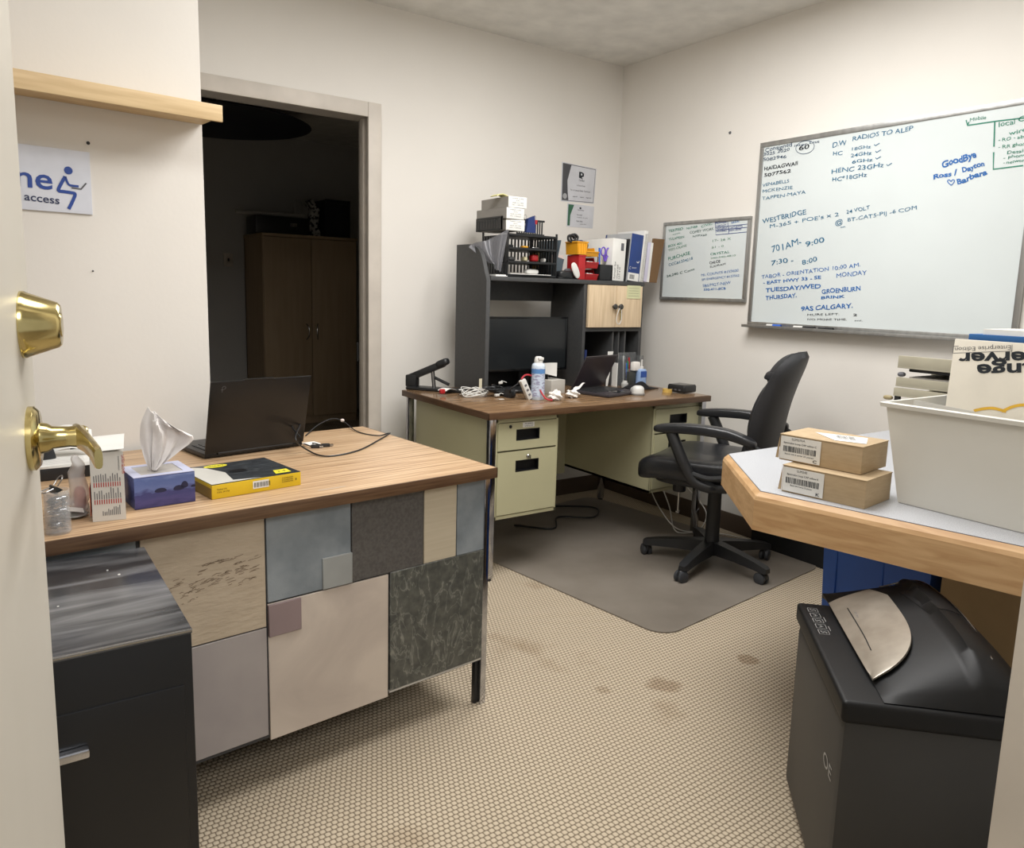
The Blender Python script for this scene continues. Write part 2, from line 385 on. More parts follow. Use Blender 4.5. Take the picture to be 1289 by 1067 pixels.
obj('bag_body', MB().sup(.05, .08, .17, .5, .5, T(.05, .1, .17), fn=lambda p: V((p.x*(1-.3*p.z/.17)+.02*math.sin(p.z*30), p.y, p.z))), mat('bag_print', (180, 178, 172), .7, rgb2=(40, 40, 44), scale=30, lo=.5, hi=.55), bg)
obj('bag_fold', MB().grid(lambda u, v: (-.12+.14*u, .05+.06*v, .14+.16*v+.03*math.sin(u*6)), 8, 6, .003), mat('bag_paper', (150, 148, 144), .8), bg)
cb = thing('black_carton', 'upright black carton on the right of the dark room cupboard', 'box', (2.56, 6.75, 1.685))
obj('carton', MB().box((0, 0, 0), (.24, .28, .335), .004), black_matte, cb); obj('flap', MB().box((.0, -.004, .30), (.24, .0, .338), .001), black_pl, cb)
sw = thing('light_switch', 'small wall switch on the dark room wall left of the cupboard', 'switch', (1.83, 7.255, 1.46))
obj('plate', MB().box((-.04, -.008, -.06), (.04, .004, .06), .003), trim_m, sw); obj('toggle', MB().box((-.006, -.022, -.014), (.006, -.006, .014), .002), black_pl, sw)
hs = thing('round_lamp', 'dark navy round shade hanging near the dark room ceiling', 'lamp', (1.45, 6.0, 2.42))
obj('shade', MB().lathe([(.02, .10), (.3, .07), (.66, .0), (.68, -.01), (.66, -.012), (.3, .055), (0, .085)], 48), mat('navy_shade', (34, 38, 54), .5), hs)
obj('rod', MB().tube([(0, 0, .09), (0, 0, .18)], .01), steel, hs)
obj('rim_strip', MB().tube([(.1, -.63, .0), (.45, -.45, .004), (.64, -.1, .002)], .006), steel, hs)

# ================================================================== left wall: shelf and sign
a = on(150, 147, WL0, WLN); b = on(266, 166, WL0, WLN); dL = V((math.cos(TL), math.sin(TL), 0))
zs = b.z-.004
mS = Matrix.Translation((WL0.x, WL0.y, 0)) @ Matrix.Rotation(TL, 4, 'Z')
sh = thing('wall_shelf', 'long pale wooden shelf across the top of the left wall', 'shelf', (WL0.x, WL0.y, 0), TL)
obj('board', MB().box((-1.5, -.16, zs+.02), (.0, -.002, zs+.045), .002), shelf_m, sh)
obj('front_lip', MB().box((-1.5, -.172, zs+.004), (.0, -.16, zs+.05), .002), shelf_m, sh)
for px, py, lb in ((111, 180, 'dark screw in the left wall above the sign corner'), (117, 341, 'tiny nail in the left wall below the sign')):
    p = on(px, py, WL0, WLN); s_ = 1 if py < 300 else .5
    tag(obj('screw', MB(T(*p) @ Matrix.Rotation(TL, 4, 'Z') @ RX(90)).lathe([(0, -.002), (.005*s_, 0), (.004*s_, .003), (0, .004)], 12), black_pl, world=False), lb, 'screw')
def wl(px, py): return on(px, py, WL0, WLN)
s0 = wl(112, 192); s1 = wl(112, 270)
sg = thing('wall_sign', 'white sign with blue letters and seated figure on the left wall', 'sign', (s0.x, s0.y, s1.z), TL)
SW, SH = .46, s0.z-s1.z
obj('panel', MB().box((-SW, -.006, 0), (0, -.001, SH), .001), mat('sign_white', (216, 220, 230), .4), sg)
pn = WL0+WLN*.0065
def ws(px, py): return on(px, py, pn, WLN)
sb = mat('sign_blue', (30, 68, 150), .4)
text('ne', ws(20, 233.5), ws(66.5, 238.8), .058, WLN, sb, sg, bold=.014)
text('access', ws(30.5, 251.5), ws(75, 257), .0215, WLN, mat('sign_navy', (34, 46, 84), .4), sg, bold=.012)
hd = ws(86, 214.5); strokes([[hd+dL*(.0001*math.cos(t))+V((0, 0, .0001*math.sin(t))) for t in (0, 1)]], .001, WLN, sb, sg, 'figure_line')
flat([hd+dL*(.0105*math.cos(t*PI/10))+V((0, 0, .0105*math.sin(t*PI/10))) for t in range(20)], WLN, sb, sg, 'figure_head', .0008)
strokes([bez([ws(*q) for q in [(82, 222), (77, 231), (73.5, 239.5), (80, 241), (90, 242.5), (94.5, 244.5), (91, 254), (86.5, 263)]], 5)], .0085, WLN, sb, sg, 'figure_line')
strokes([bez([ws(*q) for q in [(82, 222), (84.5, 229), (88, 233), (99, 234.6)]], 5)], .006, WLN, sb, sg, 'figure_line')
strokes([[ws(*q) for q in [(90, 236.4), (102, 238), (108.5, 230.5)]]], .004, WLN, grey_ink, sg, 'figure_line')

# ================================================================== chair mat, cables
mp_ = []
MW, MHt, rr_ = 1.22, 1.5, .09
for cx_, cy_, a0 in ((MW-rr_, rr_, -90), (MW-rr_, MHt-rr_, 0), (rr_, MHt-rr_, 90), (rr_, rr_, 180)):
    for k in range(7): t = R(a0+k*15); mp_.append((cx_+rr_*math.cos(t), cy_+rr_*math.sin(t)))
mat_m = mat('vinyl_mat', (120, 112, 102), .38, rgb2=(142, 134, 124), scale=2.4, detail=7, alpha=.86, spec=.35)
tag(obj('chair_mat', MB().prism(mp_, .0005, .005), mat_m, loc=(1.985, 1.835, 0), rz=R(7)), 'large grey vinyl floor mat under the office chair', 'mat')
tag(obj('network_cable', MB().tube(bez([(3.12, 3.0, .2), (2.98, 2.78, .12), (2.93, 2.68, .02), (3.02, 2.62, .01), (3.15, 2.5, .01), (3.2, 2.2, .01), (3.18, 1.9, .01), (3.2, 1.62, .01)], 8), .0035), white_pl), 'white cable running along the right wall at the floor', 'cable')
tag(obj('looped_cable', MB().tube(bez([(2.86, 2.83, .25), (2.84, 2.72, .15), (2.87, 2.62, .06), (2.97, 2.56, .05), (3.07, 2.6, .12), (3.10, 2.75, .2), (3.11, 2.85, .255)], 8), .003), white_pl), 'thin white cable looping down below the right drawers', 'cable')
tag(obj('floor_cable', MB().tube(bez([(2.25, 3.2, .012), (2.4, 3.05, .012), (2.55, 3.2, .012), (2.72, 3.1, .012), (2.85, 3.25, .012), (2.6, 3.4, .012), (2.35, 3.35, .012)], 8), .005), black_pl), 'tangled black cable on the floor under the far desk', 'cable')

# ================================================================== far desk
FD = (1.69, 2.61); far = thing('office_desk', 'cream metal desk with walnut top against the back wall', 'desk', (FD[0], FD[1], 0))
DW, DD = 1.37, .81
obj('desktop', MB().box((.004, .004, .716), (DW-.004, DD-.004, .745), .003), far_wood, far)
obj('edge_band', MB().box((0, 0, .714), (DW, .005, .7435), .002).box((0, 0, .714), (.005, DD, .7435), .002).box((DW-.005, 0, .714), (DW, DD, .7435), .002), wood_edge, far)
def pedestal(x0, x1, z0, name='pedestal'):
    p = obj(name, MB().box((x0, .045, z0), (x0+.004, DD-.06, .712)).box((x1-.004, .045, z0), (x1, DD-.06, .712)).box((x0, DD-.064, z0), (x1, DD-.06, .712)).box((x0, .045, z0), (x1, DD-.06, z0+.012)).box((x0, .045, .70), (x1, DD-.06, .714))
            .box((x0, .038, z0), (x0+.012, .05, .714), .002).box((x1-.012, .038, z0), (x1, .05, .714), .002).box((x0, .038, z0), (x1, .05, z0+.016), .002).box((x0, .038, .69), (x1, .05, .714), .002), cream, far)
    return p
def drawer(x0, x1, z0, z1, hz0, hz1, hx0, hx1):
    mb = MB()
    mb.box((x0, .034, z0), (hx0, .06, z1)).box((hx1, .034, z0), (x1, .06, z1)).box((hx0, .034, z0), (hx1, .06, hz0)).box((hx0, .034, hz1), (hx1, .06, z1))
    d = obj('drawer', mb, cream, far)
    obj('pull_recess', MB().box((hx0, .058, hz0), (hx1, .062, hz1)).box((hx0, .034, hz1-.004), (hx1, .06, hz1)).box((hx0, .034, hz0), (hx0+.003, .06, hz1)).box((hx1-.003, .034, hz0), (hx1, .06, hz1)).box((hx0, .034, hz0), (hx1, .06, hz0+.003)), dark_in, d)
    return d
pedestal(.062, .40, .262)
dA = drawer(.072, .390, .568, .688, .607, .657, .167, .293); dB = drawer(.072, .390, .282, .560, .467, .519, .167, .293)
MY = lambda x, z: T(x, .034, z) @ RX(90)
obj('lock', MB(MY(.135, .672)).lathe([(0, 0), (.007, 0), (.007, .003), (0, .004)], 14), black_pl, dA)
tp = obj('label_tape', MB().box((.20, .0325, .664), (.262, .0345, .686)), paper, dA)
text('PLIERS', WM[far] @ V((.21, .0323, .677)), WM[far] @ V((.252, .0323, .677)), .006, (0, -1, 0), black_ink, dA); text('DRILLS', WM[far] @ V((.21, .0323, .667)), WM[far] @ V((.252, .0323, .667)), .006, (0, -1, 0), black_ink, dA)
obj('key_lock', MB(MY(.232, .534)).lathe([(0, 0), (.009, 0), (.009, .006), (.006, .009), (0, .009)], 14), steel, dB)
obj('key', MB().box((.230, .012, .526), (.234, .026, .542), .001), steel, dB)
pedestal(1.0, 1.345, .262)
drawer(1.01, 1.335, .568, .688, .607, .657, 1.11, 1.235); drawer(1.01, 1.335, .282, .560, .467, .519, 1.11, 1.235)
obj('modesty_panel', MB().box((.40, DD-.085, .22), (1.0, DD-.075, .712)), cream, far)
obj('side_panel', MB().box((.045, .06, .262), (.061, DD-.07, .712), .003), cream, far)
for x, y in ((.018, .012), (.018, DD-.045), (DW-.05, .012), (DW-.05, DD-.045)):
    l = obj('leg', MB().box((x, y, .012), (x+.030, y+.030, .714), .003), chrome, far)
    obj('foot', MB().lathe([(0, 0), (.014, 0), (.014, .012), (0, .012)], 14, c=(x+.015, y+.015, 0)), black_pl, l)

# hutch on the far desk
Z = .745
hx0, hx1, hy0, hy1 = 1.990, 3.035, 3.12, 3.41
hu = thing('desk_hutch', 'charcoal hutch with open shelves and maple doors on the far desk', 'hutch', (hx0, hy0, Z))
MX = Matrix(((0, 0, 1, 0), (1, 0, 0, 0), (0, 1, 0, 0), (0, 0, 0, 1)))     # (y,z) profile extruded along x
prof = [(0, 0), (.29, 0), (.29, .73), (.17, .73)]+[(.17-.13*math.sin(R(k*15)), .73-.10*(1-math.cos(R(k*15)))) for k in range(1, 6)]+[(.022, .60), (0, .555)]
obj('side_panel', MB(MX).prism(prof, 0, .022), hutch_m, hu)
obj('side_panel', MB().box((1.023, 0, 0), (1.045, .29, .555), .002), hutch_m, hu)
obj('top_shelf', MB().box((.022, -.004, .553), (1.045, .29, .575), .003), hutch_m, hu)
obj('divider', MB().box((.612, 0, 0), (.632, .285, .553), .002), hutch_m, hu)
obj('back_rail', MB().box((.022, .27, .455), (.612, .29, .553)), hutch_m, hu)
obj('back_panel', MB().box((.632, .275, 0), (1.023, .288, .553)), hutch_m, hu)
obj('shelf', MB().box((.632, 0, .302), (1.023, .275, .322), .002), hutch_m, hu)
for x in (.835, .878, .925): obj('divider', MB().box((x, .01, 0), (x+.010, .275, .302), .001), hutch_m, hu)
for (x0, x1, kx) in ((.635, .826, .808), (.829, 1.021, .850)):
    d = obj('door', MB().box((x0, -.016, .325), (x1, .002, .55), .0015), maple, hu, sharp=30)
    obj('knob', MB(T(kx, -.016, .437) @ RX(90)).lathe([(0, 0), (.007, 0), (.006, .010), (.014, .014), (.0155, .020), (.012, .025), (0, .027)], 20), mat('knob_grey', (60, 58, 54), .4), d)
ky = thing('key_ring', 'loop of white string with brass keys on the hutch knobs', 'keys', (hx0+.83, hy0-.035, Z+.40))
obj('string', MB().tube(bez([(.018, .0, .032), (.0, -.003, .02), (-.012, 0, -.03), (-.004, 0, -.052), (.012, 0, -.055), (.024, 0, -.03), (.022, 0, .03)], 6), .0022), white_pl, ky)
obj('key', MB().box((.018, .004, -.035), (.028, .0065, .01), .001).lathe([(0, 0), (.008, 0), (.008, .002), (0, .002)], 14, T(.023, .004, .012) @ RX(-90)), brass, ky)
obj('key', MB(RY(12)).box((.026, .007, -.03), (.034, .009, .01), .001), mat('copper_key', (196, 128, 60), .3, 1), ky)
q0 = ony(789.5, 359, hy0-.0165); q1 = ony(805.5, 376, hy0-.0165)
nt_ = tag(obj('sticky_note', MB().box((q0.x, hy0-.0185, q1.z), (q1.x, hy0-.0168, q0.z)), mat('green_note', (216, 216, 172), .8)), 'pale yellow sticky note on the right hutch door', 'note')
for k in range(4): strokes([[V((q0.x+.01, hy0-.0186, q0.z-.015-.014*k)), V((q1.x-.012, hy0-.0186, q0.z-.015-.014*k))]], .0012, (0, -1, 0), grey_ink, nt_, 'note_line')

# monitor
mo = thing('monitor', 'black flat monitor standing inside the hutch', 'monitor', (2.315, 3.21, Z), R(-2))
obj('housing', MB().box((-.25, 0, .095), (.25, .03, .375), .006), black_pl, mo)
obj('screen', MB().box((-.24, -.002, .108), (.24, .001, .366)), mat('screen_off', (30, 33, 35), .22), mo)
obj('bezel', MB().box((-.25, -.004, .366), (.25, .002, .376), .001).box((-.25, -.004, .095), (.25, .002, .108), .001).box((-.25, -.004, .1), (-.24, .002, .37), .001).box((.24, -.004, .1), (.25, .002, .37), .001), black_gloss, mo)
obj('stand_neck', MB().box((-.03, .03, .01), (.03, .05, .25), .006), black_pl, mo)
obj('stand_base', MB().sup(.12, .065, .008, .3, .9, T(0, .03, .009)), black_gloss, mo)

tag(obj('docking_box', MB().box((0, 0, 0), (.36, .05, .10), .006), black_matte, loc=(2.08, 3.335, Z)), 'low black box behind the monitor foot', 'box')
def laptop(name, label, loc, rz, w, d, h, lean, logo=None, keys=True, lidc=black_matte, scr=black_gloss):
    t = thing(name, label, 'laptop', loc, rz)
    obj('base', MB().box((0, 0, .002), (w, d, .016), .004), lidc, t)
    kb = MB(); nx = 14
    for j in range(5):
        for i in range(nx):
            x = .02+(w-.04)*i/nx; y = .02+(d*.55)*j/5
            kb.box((x, y, .016), (x+(w-.04)/nx*.85, y+d*.55/5*.82, .0185), .0008, seg=1)
    k = obj('keyboard', kb, black_pl, t); k['kind'] = 'stuff'
    obj('touchpad', MB().box((w*.36, d*.64, .0155), (w*.64, d*.93, .0168), .001), black_gloss, t)
    ML = T(0, 0, .016) @ RX(lean)
    l = obj('lid', MB(ML).box((0, -.007, 0), (w, 0, h), .003), lidc, t)
    obj('screen', MB(ML).box((.008, 0, .012), (w-.008, .001, h-.008)), scr, l)
    obj('hinge', MB().tube([(w*.12, -.002, .014), (w*.88, -.002, .014)], .006), black_pl, t)
    return t, l, ML

# front laptop lid seen from behind; far laptop turned to the chair
# ================================================================== far desk items
lt2, l2, _m = laptop('laptop', 'open thin laptop on the far desk beside the crumpled tissues', (2.70, 3.045, Z), R(194), .285, .235, .195, -27,
                     lidc=mat('laptop_grey', (58, 54, 58), .4), scr=mat('dusty_screen', (48, 42, 48), .35, rgb2=(58, 50, 56), scale=8))
can = thing('air_duster_can', 'white and blue spray can standing on the far desk', 'spray can', (2.125, 2.86, Z))
obj('can', MB().lathe([(0, 0), (.030, 0), (.032, .004), (.032, .158), (.029, .168), (.018, .176), (.0, .176)], 32), mat('can_white', (206, 218, 230), .25), can)
obj('label', MB().lathe([(.0325, .015), (.0325, .150)], 32), mat('can_label', (196, 208, 224), .35, rgb2=(150, 150, 176), scale=60, stretch=(1, 1, 2), lo=.5, hi=.6), can)
obj('blue_band', MB().lathe([(.0328, .125), (.0328, .147)], 32), mat('band_blue', (92, 140, 196), .35), can)['label'] = 'blue printed band'
obj('nozzle_cap', MB().lathe([(.02, .172), (.021, .186), (.018, .200), (.012, .205), (0, .205)], 24).box((-.014, -.024, .188), (.014, .0, .202), .004), white_pl, can)
def crumple(name, label, loc, r, m, cat='tissue', seed=1, sq=(1, 1, 1)):
    rn = random.Random(seed); ph = [rn.uniform(0, 6) for _ in range(9)]
    def fn(p):
        q = p.normalized(); k = 1+.22*math.sin(q.x*5+ph[0])*math.sin(q.y*6+ph[1])+.16*math.sin(q.z*7+ph[2]+q.x*4)+.1*math.sin(q.y*13+ph[3])+.08*math.sin(q.x*17+ph[4]+q.z*11)
        return V((p.x*k*sq[0], p.y*k*sq[1], max(p.z*k*sq[2], -r*.8)+r*.8))
    return tag(obj(name, MB().sup(r, r, r, 1, 1, fn=fn, nu=32, nv=20), m, loc=loc), label, cat)
tis_m = mat('tissue', (238, 234, 228), .9)
crumple('crumpled_tissue', 'crumpled white tissue nearest the spray can', (2.185, 2.80, Z), .026, tis_m, seed=2, sq=(1.1, 1, .95))
crumple('crumpled_tissue', 'crumpled white tissue with a raised corner in front of the thin laptop', (2.315, 2.83, Z), .024, tis_m, seed=5, sq=(1.25, 1, .8))
tag(obj('tissue_corner', MB().grid(lambda u, v: (2.325+.06*u, 2.83+.01*v-.005*u, Z+.025+.045*u+.02*v*(1-u)+.004*math.sin(u*9)), 8, 4, .0015), tis_m), 'pointed scrap of white tissue sticking up by the thin laptop', 'tissue')
# white remote-like power bar and red cable
pw = thing('usb_hub', 'short white power strip leaning at the end of the red cable', 'power strip', (2.088, 2.87, Z))
Mp = T(0, 0, .004) @ RY(-28)
obj('housing', MB(Mp).box((-.015, -.012, 0), (.015, .012, .105), .006), white_pl, pw)
obj('socket_row', MB(Mp).box((-.006, -.0135, .02), (.006, -.011, .03)).box((-.006, -.0135, .045), (.006, -.011, .055)).box((-.006, -.0135, .07), (.006, -.011, .08)), grey_ink, pw)
tag(obj('red_cable', MB().tube(bez([(2.035, 2.87, Z+.10), (2.06, 2.87, Z+.118), (2.10, 2.87, Z+.108), (2.115, 2.84, Z+.06), (2.125, 2.80, Z+.015), (2.145, 2.78, Z+.006), (2.16, 2.79, Z+.006)], 8), .0042), mat('red_cord', (186, 52, 60), .4)), 'red cable arching over from the white power strip', 'cable')
tag(obj('small_grey_box', MB().box((0, 0, 0), (.10, .10, .07), .002), paper_g, loc=(2.29, 2.97, Z), rz=R(8)), 'small grey box behind the spray can', 'box')
tag(obj('taped_paper', MB().grid(lambda u, v: (2.262+.085*u, 3.0+.01*math.sin(u*3), Z+.105+.05*v-.02*u*(1-v)), 6, 4, .002), paper), 'white paper scrap standing behind the spray can top', 'paper')
tag(obj('paper_stand', MB().box((2.30, 3.02, Z), (2.306, 3.05, Z+.15)), black_pl), 'thin black clip stand holding the white scrap', 'stand')
# heavy stapler
st = thing('desk_stapler', 'large black long-arm stapler at the left end of the far desk', 'stapler', (1.80, 3.36, Z), R(-52))
obj('base_plate', MB().box((-.10, -.04, 0), (.20, .04, .016), .006), black_pl, st)
obj('arm', MB(T(-.09, 0, .04) @ RY(-24)).box((0, -.02, 0), (.21, .02, .035), .010), black_pl, st)
obj('handle', MB(T(-.09, 0, .04) @ RY(-24)).sup(.035, .026, .018, .6, .6, T(.20, 0, .022)), black_pl, st)
obj('pivot', MB().box((-.11, -.024, .012), (-.05, .024, .075), .01), black_pl, st)
obj('spring_post', MB().tube([(.04, 0, .014), (.03, 0, .10)], .010), steel, st)
obj('lever_arm', MB().tube([(.03, .0, .07), (.12, 0, .035)], .008), black_pl, st)
tag(obj('red_clip', MB().sup(.014, .01, .012, .5, .5), red_pl, loc=(1.765, 3.14, Z+.022)), 'small red knob on the stapler base', 'clip')
for i, (x, y, a, w_, d_, lb) in enumerate(((1.83, 3.20, 25, .10, .05, 'white folded slip on the stapler'), (1.88, 3.12, -20, .06, .03, 'small white tag between stapler and white cable coil'))):
    tag(obj('paper_slip', MB().grid(lambda u, v: (w_*(u-.5), d_*(v-.5), .02+.008*math.sin(u*4+i)), 6, 3, .0012), paper, loc=(x, y, Z), rz=R(a)), lb, 'paper')
cw = bpy.data.objects; rn = random.Random(3); pts = []
for k in range(34):
    a_ = k*1.25; r_ = .035+.02*rn.random(); pts.append((r_*1.4*math.cos(a_)+.01*rn.uniform(-1, 1), r_*math.sin(a_), .004+.04*rn.random()*abs(math.sin(a_*.7))))
tag(obj('white_cable_coil', MB().tube(bez(pts, 5), .0022, 6), white_pl, loc=(1.90, 3.06, Z)), 'tangled coil of thin white cable on the far desk', 'cable')
pts = [(rn.uniform(-.09, .09), rn.uniform(-.04, .04), .006+.05*rn.random()) for k in range(26)]
tag(obj('black_cable_tangle', MB().tube(bez(pts, 5), .0045, 6), black_pl, loc=(2.02, 3.04, Z)), 'tangle of black cable in front of the monitor', 'cable')
hs_ = thing('headset', 'black headset lying in front of the monitor', 'headset', (2.11, 3.0, Z), R(15))
obj('headband', MB().tube(bez([(-.08, 0, .012), (-.06, .06, .012), (0, .085, .012), (.06, .06, .012), (.08, 0, .012)], 6), .008), black_pl, hs_)
for s_ in (-1, 1): obj('ear_cushion', MB(T(s_*.08, -.015, .018) @ RY(90)).lathe([(0, -.015), (.026, -.015), (.030, 0), (.026, .015), (0, .015)], 20), leather, hs_)
obj('microphone', MB().tube(bez([(-.09, -.02, .02), (-.11, -.05, .05), (-.08, -.07, .075)], 5), .003).sup(.006, .006, .006, 1, 1, T(-.08, -.07, .077), nu=12, nv=8), black_pl, hs_)
for i, (x, y, z, lb) in enumerate(((1.98, 2.99, .006, 'small white plug by the black cable tangle'), (2.02, 3.02, .06, 'white earbud on top of the black cable tangle'))):
    e = thing('plug', lb, 'plug', (x, y, Z+z), R(30*i)); obj('plug_body', MB().box((-.012, -.007, 0), (.012, .007, .012), .003), white_pl, e)
    obj('lead', MB().tube(bez([(.01, 0, .006), (.03, .01, .012), (.045, -.01, .004)], 4), .0016, 6), white_pl, e)
tag(obj('black_keyboard', MB().box((0, 0, 0), (.36, .12, .018), .005), black_pl, loc=(2.05, 3.085, Z), rz=R(-3)), 'low black keyboard pushed under the monitor', 'keyboard')
tag(obj('sd_card', MB().box((-.012, -.009, 0), (.012, .009, .002), .0005), white_pl, loc=(1.965, 2.93, Z)), 'tiny white card lying in front of the black cables', 'card')
tag(obj('beige_tag', MB().box((-.008, -.001, 0), (.008, .001, .05)), mat('beige_tag_m', (214, 206, 180), .7), loc=(1.955, 3.10, Z+.03)), 'small beige tag leaning on the hutch side', 'tag')
# computer mouse, mini pc, tape roll, cloth
ms = thing('computer_mouse', 'white sculpted mouse right of the thin laptop', 'mouse', (2.715, 2.80, Z), R(-35))
obj('shell', MB().sup(.034, .055, .030, .7, .7, T(0, 0, .014), fn=lambda p: V((p.x, p.y, max(p.z*(1-.5*p.y/.055), -.014)))), white_pl, ms)
obj('base_rim', MB().sup(.037, .058, .006, .4, .7, T(0, 0, .007)), mat('grey_plastic', (140, 138, 134), .5), ms)
mpc = thing('mini_computer', 'small black square box computer at the right end of the far desk', 'computer', (3.0, 2.76, Z), R(8))
obj('housing', MB().box((-.055, -.055, .004), (.055, .055, .042), .010, seg=3), black_pl, mpc)
obj('top_plate', MB().box((-.05, -.05, .0415), (.05, .05, .044), .002), black_gloss, mpc)
obj('port_row', MB().box((-.0558, -.03, .015), (-.0545, -.018, .022)).box((-.0558, -.005, .015), (-.0545, .008, .022)).box((-.0558, .02, .015), (-.0545, .026, .022)), grey_ink, mpc)
tag(obj('tape_roll', MB().lathe([(.012, 0), (.026, 0), (.026, .018), (.012, .018), (.012, 0)], 28), mat('tape_yellow', (212, 176, 92), .4), loc=(2.935, 2.80, Z)), 'yellow tape roll between the black cloth and the mini computer', 'tape')
tag(obj('black_cloth', MB().grid(lambda u, v: (2.80+.20*u, 2.92+.09*v+.01*math.sin(u*8), Z+.003+.04*math.sin(PI*v)*(.5+.5*math.sin(1.2+u*7)**2)*math.sin(PI*min(1, u*1.1+.05))), 24, 10, .003), mat('felt', (16, 16, 18), .95)), 'crumpled black cloth at the back right of the far desk', 'cloth')
# organiser with bottles
og = thing('acrylic_organizer', 'clear upright organiser full of pens by the hutch right side', 'organiser', (2.885, 3.085, Z))
obj('back_plate', MB().box((-.02, .03, 0), (.11, .034, .185), .001), glassy, og)
obj('divider', MB().box((-.02, -.03, 0), (-.017, .03, .17)).box((.045, -.03, 0), (.048, .03, .13)).box((.107, -.03, 0), (.11, .03, .17)), glassy, og)
obj('front_plate', MB().box((-.02, -.032, 0), (.11, -.03, .10)), glassy, og)
for i, (x, z, c_, h_, lb) in enumerate(((-.005, .02, 'white', .16, 'white pen at the left of the clear organiser'), (.006, .02, 'black', .14, 'black pen in the clear organiser'), (.016, .02, 'blue', .12, 'blue pen in the clear organiser'), (.027, .02, 'green', .13, 'green marker in the clear organiser'), (.036, .02, 'red', .15, 'red pen in the clear organiser'))):
    m_ = {'white': white_pl, 'black': black_pl, 'blue': blue_pl, 'green': mat('green_plastic', (40, 130, 90), .4), 'red': red_pl}[c_]
    p_ = thing('pen', lb, 'pen', (2.885+x, 3.08, Z+.004), 0)
    obj('barrel', MB(RX(-4)).tube([(0, 0, 0), (0, 0, h_)], .004, 10), m_, p_); obj('cap', MB(RX(-4)).tube([(0, 0, h_-.03), (0, 0, h_+.005)], .005, 10), m_, p_)
tag(obj('folded_tissue', MB().box((-.002, -.02, 0), (.05, .01, .05), .01), tis_m, loc=(2.90, 3.045, Z+.09)), 'white folded tissue in the front of the organiser', 'tissue')
tag(obj('dark_card_pack', MB().box((0, -.01, 0), (.05, .01, .085), .002), mat('dark_pack', (58, 60, 56), .5), loc=(2.875, 3.045, Z)), 'dark grey pack standing in the left of the organiser', 'box')
bt = thing('pump_bottle', 'clear bottle with blue label at the right of the organiser', 'bottle', (2.962, 3.03, Z))
obj('bottle', MB().sup(.030, .02, .05, .3, .6, T(0, 0, .05)), mat('bottle_blue', (150, 176, 216), .3), bt)
obj('blue_label', MB().box((-.022, -.0208, .055), (.022, -.0195, .088)), mat('label_blue', (40, 80, 160), .4), bt)
obj('cap', MB().lathe([(.012, .098), (.012, .112), (.005, .114), (.004, .15), (0, .152)], 18), white_pl, bt)
jr = thing('salt_jar', 'tiny clear jar in front of the organiser', 'jar', (2.842, 3.03, Z))
obj('glass', MB().lathe([(0, 0), (.018, 0), (.020, .004), (.020, .025), (.014, .030), (0, .03)], 20), mat('jar_frost', (190, 190, 186), .2), jr); obj('lid', MB().lathe([(.013, .03), (.013, .038), (0, .039)], 18), white_pl, jr)
tag(obj('hanging_tag', MB().prism([(0, 0), (.030, .19), (-.010, .19), (-.014, .0)], 0, .001, RX(90)), paper, loc=(2.776, 3.095, Z+.005)), 'long white paper leaning in the hutch cubby', 'paper')
tag(obj('white_card', MB().box((0, 0, 0), (.006, .05, .13)), paper, loc=(2.835, 3.09, Z)), 'white card edge standing left of the organiser', 'card')
tag(obj('white_note_sheet', MB().box((-.04, -.02, 0), (.04, .02, .001)), paper, loc=(2.76, 3.0, Z)), 'small white sheet lying behind the mouse', 'paper')
tag(obj('cubby_booklet', MB().box((0, 0, 0), (.012, .2, .2)), navy, loc=(2.66, 3.16, Z)), 'dark navy booklet in the left hutch cubby', 'booklet')

# ================================================================== items on the hutch top
ZT = Z+.575; YT = 3.24
# slotted black letter tray rack
tx0, tx1 = ony(637, 340, 3.16).x, ony(699, 345, 3.16).x
rk = thing('letter_tray_rack', 'black slotted four-tier letter tray rack on the hutch top', 'tray rack', (tx0, 3.15, ZT))
rw, rd, rh = tx1-tx0, .24, .225
for k in range(4): obj('tray', MB().box((0, .0, .004+k*.066), (rw, rd, .008+k*.066), .001).box((0, 0, .008+k*.066), (rw, .006, .014+k*.066), .001), black_pl, rk)
for x in (0, rw-.006):
    obj('side_post', MB().box((x, 0, 0), (x+.006, .012, rh), .001).box((x, rd-.012, 0), (x+.006, rd, rh), .001), black_pl, rk)
    g = MB()
    for k in range(3):
        for j in range(9): g.box((x, .018+j*.024, .008+k*.066), (x+.005, .030+j*.024, .070+k*.066))
    so = obj('side_grille', g, black_pl, rk); so['kind'] = 'stuff'
g = MB()
for k in range(3):
    for j in range(14): g.box((.004+j*rw/14, rd-.006, .03+k*.066), (.004+j*rw/14+.007, rd, .070+k*.066))
so = obj('back_grille', g, black_pl, rk); so['kind'] = 'stuff'
obj('rear_plate', MB().box((.006, rd-.010, .008), (rw*.5, rd-.006, rh-.02)), mat('rack_grey', (50, 51, 52), .5), rk)
b1 = thing('wire_basket', 'black slotted upper basket behind the white boxes', 'basket', (tx0-.002, 3.17, ZT+.2268))
g = MB()
for j in range(16): g.box((-.024, .0+j*.015, 0), (-.020, .007+j*.015, .062))
g.box((-.024, 0, .058), (-.019, .23, .067)).box((-.024, 0, -.0), (-.019, .23, .008)).box((-.024, .235, 0), (.10, .24, .065)).box((-.024, .0, 0), (-.019, .006, .065))
obj('basket', g, mat('dark_grey_plastic', (58, 58, 58), .5), b1)
b2 = thing('upper_tray', 'black slotted upright tray back with binder clips on it', 'tray', (tx0+.155, 3.30, ZT+rh))
g = MB()
for j in range(12): g.box((j*.0145, 0, 0), (.007+j*.0145, .004, .075))
g.box((0, -.001, .068), (.178, .005, .078)).box((0, -.001, 0), (.178, .005, .006)); obj('grille', g, black_pl, b2)
